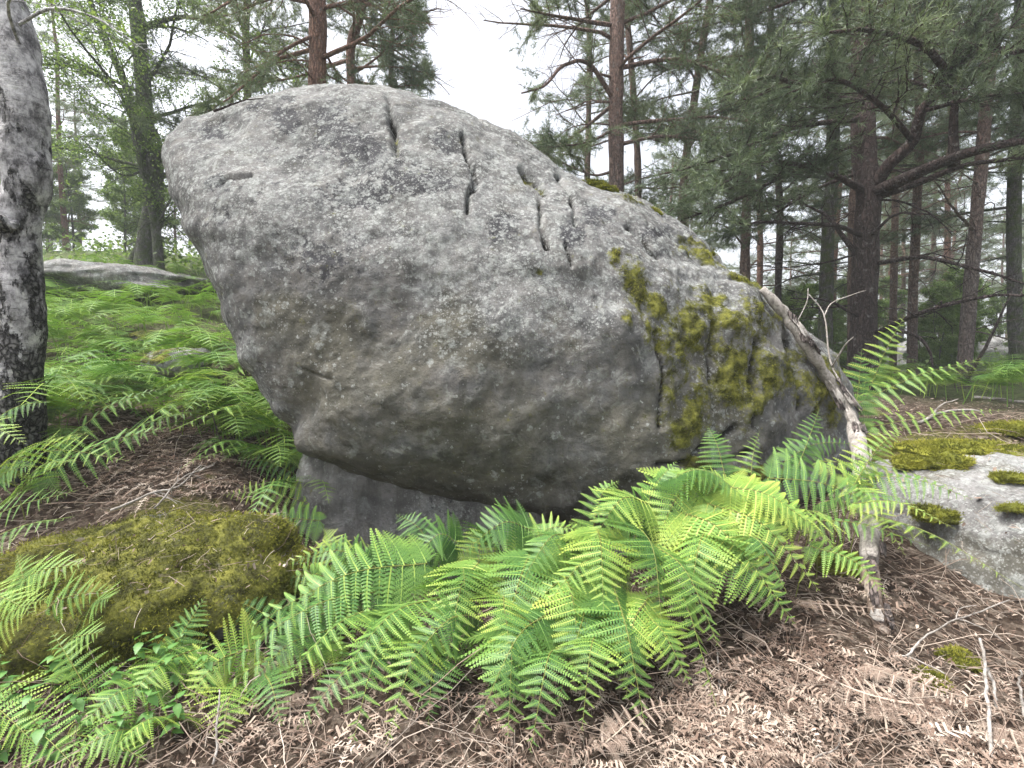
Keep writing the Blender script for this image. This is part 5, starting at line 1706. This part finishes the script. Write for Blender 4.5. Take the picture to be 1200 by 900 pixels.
def dead_fronds():
    """last year's bracken: curled combs lying over each other, nobody could count them"""
    rg = np.random.default_rng(18)
    mb = MB()
    N_ = 2300
    for k in range(N_):
        z = rg.uniform()
        if z < 0.62:
            px, py = rg.uniform(780, 1260), rg.uniform(690, 930)
            if px < 850 and py < 800: continue
            if px > 1080 and py < 810: continue
        elif z < 0.8:
            px, py = rg.uniform(120, 330), rg.uniform(500, 585)
        elif z < 0.9:
            px, py = rg.uniform(250, 860), rg.uniform(800, 930)
        else:
            px, py = rg.uniform(40, 330), rg.uniform(380, 500)
        Y0 = 2.1
        for Yt in np.arange(1.5, 9, 0.12):
            q = W(px, py, Yt)
            if q[2] < h1(q[0], q[1]) + 0.02:
                Y0 = Yt
                break
        q = W(px, py, Y0)
        p = np.array((q[0], q[1], h1(q[0], q[1]) + rg.uniform(0.0, 0.07)))
        pn = float(vnoise(np.array([p]), 3.2, 44)[0])
        if pn < -0.12 + rg.uniform(-0.15, 0.15): continue
        L = rg.uniform(0.10, 0.30) if k % 4 else rg.uniform(0.3, 0.6)
        az = rg.uniform(0, 6.28)
        d = np.array((math.cos(az), math.sin(az), rg.uniform(-0.1, 0.5)))
        curl = rg.uniform(-2.2, 2.2)
        pts = [p]
        dd = d / np.linalg.norm(d)
        m = 12
        for i in range(m):
            c_, s_ = math.cos(curl / m * (i / m) * 2), math.sin(curl / m * (i / m) * 2)
            dd = np.array((dd[0] * c_ - dd[1] * s_, dd[0] * s_ + dd[1] * c_, dd[2] - 0.07))
            dd /= np.linalg.norm(dd)
            q = pts[-1] + dd * L / m
            q[2] = max(q[2], p[2] - 0.05)
            pts.append(q)
        pts = np.array(pts)
        tint = np.clip(rg.beta(2.4, 2.2) + 0.22 * float(vnoise(np.array([p]), 2.0, 46)[0]), 0, 1)
        V, F, F3 = tube(pts, np.linspace(0.0022, 0.0008, m + 1), 3, cap=False)
        mb.add(V, F, None, min(1, tint + 0.1))
        # curled leaflets
        n2 = 13
        Tn = np.gradient(pts, axis=0)
        for sg in (-1, 1):
            for i in range(1, n2):
                f = i / n2
                j = min(int(f * m), m - 1)
                c = pts[j] + (pts[j + 1] - pts[j]) * (f * m - j)
                t = Tn[j] / (np.linalg.norm(Tn[j]) + 1e-9)
                s = np.cross(t, (0, 0, 1))
                s = s / (np.linalg.norm(s) + 1e-9) * sg
                l = min(L, 0.36) * 0.14 * (1 - f) ** 0.8 * rg.uniform(0.5, 1.1) + 0.006
                e1 = c + s * l * 0.55 + t * l * 0.2 + np.array((0, 0, l * rg.uniform(-0.1, 0.5)))
                e2 = e1 + s * l * 0.3 + t * l * 0.3 + np.array((0, 0, -l * rg.uniform(0.0, 0.6)))
                wv = t * max(l * 0.14, 0.0016)
                mb.add(np.array([c - wv, c + wv, e1 + wv, e1 - wv, e2]), [(0, 1, 2, 3)], [(3, 2, 4)], np.clip(tint + rg.normal(0, 0.08), 0, 1))
    o = link('dead_bracken', mb.mesh('dead_bracken', [M_DEAD], False))
    tag(o, 'tangle of brown curled dead bracken covering the lower right bank', 'dead bracken', None, 'stuff')


dead_fronds()

rg = np.random.default_rng(63)
DB = [baked_frond(800 + q, 12, -0.15 + 0.12 * q, 0.55, 0.15, M_DEAD, 0.04) for q in range(3)]
for px, py, az, sc_, lab in ((905, 780, 2.2, 1.0, 'curled brown dead frond below the right edge of the green clump'), (960, 850, 0.4, 1.0, 'brown dead frond lying sideways at the lower right'), (1040, 870, 1.0, 0.9, 'dead frond standing out of the litter near the broken stem'),
                             (870, 860, 3.6, 0.9, 'dead frond pointing left in the litter under the clump'), (1000, 800, 5.3, 1.0, 'brown frond on the bank above the others at the lower right'), (1120, 860, 2.8, 1.1, 'reddish dead frond beside the upright broken stem'),
                             (1180, 880, 4.0, 1.1, 'dead frond in the lower right corner'), (345, 830, 4.9, 0.7, 'curled yellow brown frond hanging below the left fan'), (700, 885, 0.3, 0.8, 'dead frond at the bottom centre edge'),
                             (930, 720, 5.8, 0.8, 'small dead frond near the log foot left side'), (170, 520, 3.3, 1.0, 'brown dead frond on the bare patch behind the moss covered rock'), (240, 540, 0.2, 0.9, 'dead frond on the bare patch nearest the stone foot')):
    q = ray_ground(px, py)
    o = link('dead_frond', DB[int(rg.integers(0, 3))], None, (q[0], q[1], h1(q[0], q[1]) + 0.02))
    o.rotation_euler = (rg.uniform(-0.5, 0.5), rg.uniform(-0.25, 0.05), az)
    o.scale = (sc_, sc_, sc_)
    tag(o, lab, 'dead fern', 'dead fronds lying on the litter')


def stick(label, pts, r0, r1, mat, seed, name='dry_stick', group=None, twigs=3, cat='stick', wander=0.006):
    rg = np.random.default_rng(seed)
    P = spline(pts, 18)
    P = P + np.cumsum(rg.normal(0, wander, P.shape), 0) * 0.5
    b = P[0].copy()
    mb = MB()
    V, F, F3 = tube(P - b, np.linspace(r0, r1, len(P)), 7, rough=0.15, seed=seed)
    mb.add(V, F, F3)
    o = link(name, mb.mesh(name, [mat]), None, tuple(b))
    tag(o, label, cat, group)
    for k in range(twigs):
        i = int(rg.integers(4, 15))
        d = (P[i + 1] - P[i]) / np.linalg.norm(P[i + 1] - P[i]) + rg.normal(0, 0.7, 3)
        l = branch_points(rg, P[i] - b, d, np.linalg.norm(P[-1] - P[0]) * rg.uniform(0.15, 0.35), 0.1, 0.15, 5)
        V, F, F3 = tube(l, np.linspace(r1 * 1.2, r1 * 0.4, len(l)), 4, cap=False)
        m2 = MB()
        m2.add(V, F, None)
        link('twig', m2.mesh('twig', [mat]), o)
    return o


# the long dead branch leaning on the boulder
def on_boulder(px, py, off):
    m_ = (np.abs(BPX - px) < 9) & (np.abs(BPY - py) < 9)
    return W(px, py, (BV[m_, 1].min() if m_.any() else 4.3) - off)


lp = [W(893, 338, on_boulder(897, 350, 0.0)[1] - 0.02), on_boulder(924, 372, 0.07), on_boulder(948, 408, 0.08), on_boulder(974, 450, 0.09), W(1000, 495, 3.95), W(1010, 545, 3.75), W(1020, 600, 3.45), W(1022, 660, 3.1), W(1030, 715, 2.8), W(1043, 752, 2.62)]
gq = ray_ground(1043, 752)
lp[-1] = gq - np.array((0, 0, 0.05))
for k_ in range(4, 9):          # the lower half runs straight down to the ground
    lp[k_] = W(*[(1000, 495), (1010, 545), (1020, 600), (1022, 660), (1030, 715)][k_ - 4], [min(lp[3][1] - 0.12, 3.95), 3.55, 3.15, 2.88, 2.70][k_ - 4])
b = np.array(lp[-1])
lt = thing('leaning_log', 'long grey dead branch with peeling bark leaning on the boulder right end', 'log', b)
P = spline(lp, 60)
rg = np.random.default_rng(6)
P = P + np.cumsum(rg.normal(0, 0.004, P.shape), 0) * 0.4
for i0, i1, ra, rb, nm, mt in ((0, 47, 0.032, 0.066, 'upper_wood', M_DRYWOOD), (46, 60, 0.058, 0.040, 'rotten_foot', M_REDWOOD)):
    seg = P[i0:i1]
    rr = np.linspace(ra, rb, len(seg)) * (1 + 0.12 * rg.normal(0, 1, len(seg)))
    if nm == 'rotten_foot':
        rr = rr * np.linspace(0.95, 0.75, len(seg))
    V, F, F3 = tube(seg - b, rr, 22, rough=0.22, seed=3)
    V = V + 0.006 * np.stack([vnoise(V, 30, 1), vnoise(V, 30, 2), vnoise(V, 30, 3)], -1)
    mb = MB()
    mb.add(V, F, F3)
    o = link(nm, mb.mesh(nm, [mt]), lt)
# bark plates still clinging to it
mbx = None
for k in range(26):
    i = int(rg.integers(2, 56))
    t = P[min(i + 1, 59)] - P[i - 1]
    t /= np.linalg.norm(t)
    s = np.cross(t, (0, -1, 0.3))
    s /= np.linalg.norm(s)
    nrm = np.cross(s, t)
    if nrm[1] > 0: nrm = -nrm
    a0 = rg.uniform(-1.1, 1.1)
    rad_ = np.interp(i, [0, 46, 60], [0.034, 0.068, 0.044])
    L, wd = rg.uniform(0.05, 0.16), rg.uniform(0.35, 0.8)
    Vp = []
    for u in np.linspace(-1, 1, 5):
        for q in np.linspace(-1, 1, 5):
            an = a0 + q * wd * 0.6 * (1 - 0.35 * abs(u))
            rr = rad_ * 1.03 + 0.010 + 0.016 * max(0, abs(q) - 0.4) + 0.004 * rg.normal()
            Vp.append(P[i] - b + t * u * L * (0.5 + 0.12 * rg.normal()) + (nrm * math.cos(an) + s * math.sin(an)) * rr)
    Fp = [(r_ * 5 + c_, r_ * 5 + c_ + 1, (r_ + 1) * 5 + c_ + 1, (r_ + 1) * 5 + c_) for r_ in range(4) for c_ in range(4)]
    m2 = MB()
    m2.add(Vp, Fp)
    ob = link('bark_plate', m2.mesh('bark_plate', [M_PINE if k % 3 else M_DRYWOOD]), lt)
    md = ob.modifiers.new('thickness', 'SOLIDIFY')
    md.thickness = 0.006
for pts, r_ in (([(1010, 480, 4.0), (975, 430, 4.2), (966, 370, 4.4), (948, 345, 4.5)], 0.010), ([(966, 370, 4.4), (975, 355, 4.5), (1000, 345, 4.5), (1015, 340, 4.5)], 0.007), ([(975, 430, 4.2), (990, 405, 4.0), (1000, 395, 3.9)], 0.008),
                ([(930, 385, 4.4), (945, 355, 4.4), (947, 338, 4.5)], 0.006)):
    l = spline(L_(*pts), 14) - b
    V, F, F3 = tube(l, np.linspace(r_, r_ * 0.4, 14), 6)
    m2 = MB()
    m2.add(V, F, F3)
    link('bare_twig', m2.mesh('bare_twig', [M_DRYWOOD]), lt)

# sticks in view
for lab, pts, r0, r1, mt, tw in (
        ('pale forked stick lying above the moss covered rock', [(130, 598, 3.15), (175, 578, 3.2), (205, 570, 3.3), (232, 545, 3.5)], 0.009, 0.004, M_DRYWOOD, 4),
        ('thin dry twig crossing the top of the moss covered rock', [(180, 596, 3.1), (215, 560, 3.3), (250, 548, 3.5)], 0.006, 0.003, M_DRYWOOD, 4),
        ('dark bent twig rising from the brown litter left of the boulder', [(260, 520, 4.2), (245, 480, 4.2), (228, 458, 4.2)], 0.006, 0.003, M_PINE_DK, 2),
        ('slim dry stem leaning on the moss covered rock right side', [(240, 722, 2.6), (268, 690, 2.7), (298, 664, 2.8)], 0.005, 0.003, M_DRYWOOD, 0),
        ('upright dry bracken stem at the bottom left of the clump', [(250, 896, 1.85), (254, 850, 1.95), (257, 810, 2.05)], 0.005, 0.003, M_DRYWOOD, 0),
        ('bent white twig below the pale slab', [(1062, 770, 2.35), (1100, 735, 2.45), (1175, 705, 2.3)], 0.005, 0.003, M_DRYWOOD, 3),
        ('pale straight twig lying beside the white bent one', [(1020, 773, 2.4), (1065, 770, 2.35), (1110, 790, 2.2)], 0.005, 0.003, M_DRYWOOD, 2),
        ('upright broken dry stem at the lower right', [(1162, 900, 1.75), (1158, 810, 1.95), (1145, 748, 2.1)], 0.008, 0.006, M_DRYWOOD, 0),
        ('short upright stem next to the broken dry one', [(1168, 830, 1.95), (1163, 800, 2.0), (1160, 776, 2.05)], 0.007, 0.006, M_DRYWOOD, 0),
        ('thin straw stem rising at the right corner', [(1200, 840, 1.95), (1196, 800, 2.0), (1192, 785, 2.0)], 0.006, 0.004, M_DRYWOOD, 0),
        ('curved grey branch piece in the litter at lower right', [(1090, 806, 2.1), (1108, 825, 2.05), (1114, 848, 2.0)], 0.009, 0.006, M_DRYWOOD, 1),
        ('long thin bracken stem slanting across the lower right bank', [(950, 895, 1.85), (985, 860, 1.95), (975, 820, 2.1), (960, 790, 2.2)], 0.004, 0.002, M_DRYWOOD, 1),
        ('dry stem slanting in the brown bracken under the clump right edge', [(840, 790, 2.5), (850, 840, 2.2), (870, 895, 1.9)], 0.004, 0.003, M_DRYWOOD, 1),
        ('dead twig lying along the boulder crest upper left', [(250, 128, 5.0), (270, 120, 5.05), (290, 114, 5.05), (308, 113, 5.1)], 0.010, 0.005, M_PINE_DK, 1),
        ('fallen branch on the litter behind the moss mat', [(1075, 515, 4.9), (1100, 500, 5.0), (1130, 498, 5.1), (1150, 506, 5.1)], 0.018, 0.010, M_DRYWOOD, 3),
        ('pale fallen branch among the right trunks', [(1140, 470, 7.5), (1180, 462, 7.3), (1230, 470, 7.0)], 0.03, 0.015, M_DRYWOOD, 3)):
    P = L_(*pts)
    if 'crest' in lab:
        P = [W(p[0], p[1] + 2, boulder_y(p[0], p[1] + 8, 5.0)) for p in pts]
    elif 'upright' not in lab and 'rising' not in lab:
        for q in P:
            z = h1(q[0], q[1])
            if abs(q[2] - z) < 0.6 and 'rock' not in lab and 'white' not in lab:
                q[2] = z + 0.03
    stick(lab, P, r0, r1, mt, abs(hash(lab)) % 1 + len(lab) * 7, group='dry sticks', twigs=tw)


# ================================================================== AIR
hz = NT('thin_haze')
pv = hz.n('ShaderNodeVolumePrincipled')
pv.inputs['Density'].default_value = 0.0022
pv.inputs['Color'].default_value = (0.93, 0.96, 1.0, 1)
o_ = hz.n('ShaderNodeOutputMaterial')
hz.t.links.new(pv.outputs[0], o_.inputs['Volume'])
x0, x1, y0, y1, z0, z1 = -640, 640, -640, 640, -6, 30
Vh = [(x, y, z) for x in (x0, x1) for y in (y0, y1) for z in (z0, z1)]
Fh = [(0, 1, 3, 2), (4, 6, 7, 5), (0, 4, 5, 1), (2, 3, 7, 6), (0, 2, 6, 4), (1, 5, 7, 3)]
tag(link('haze', make_mesh('haze', Vh, Fh, None, [hz.m], False)), 'thin pale forest haze', None, None, 'stuff')
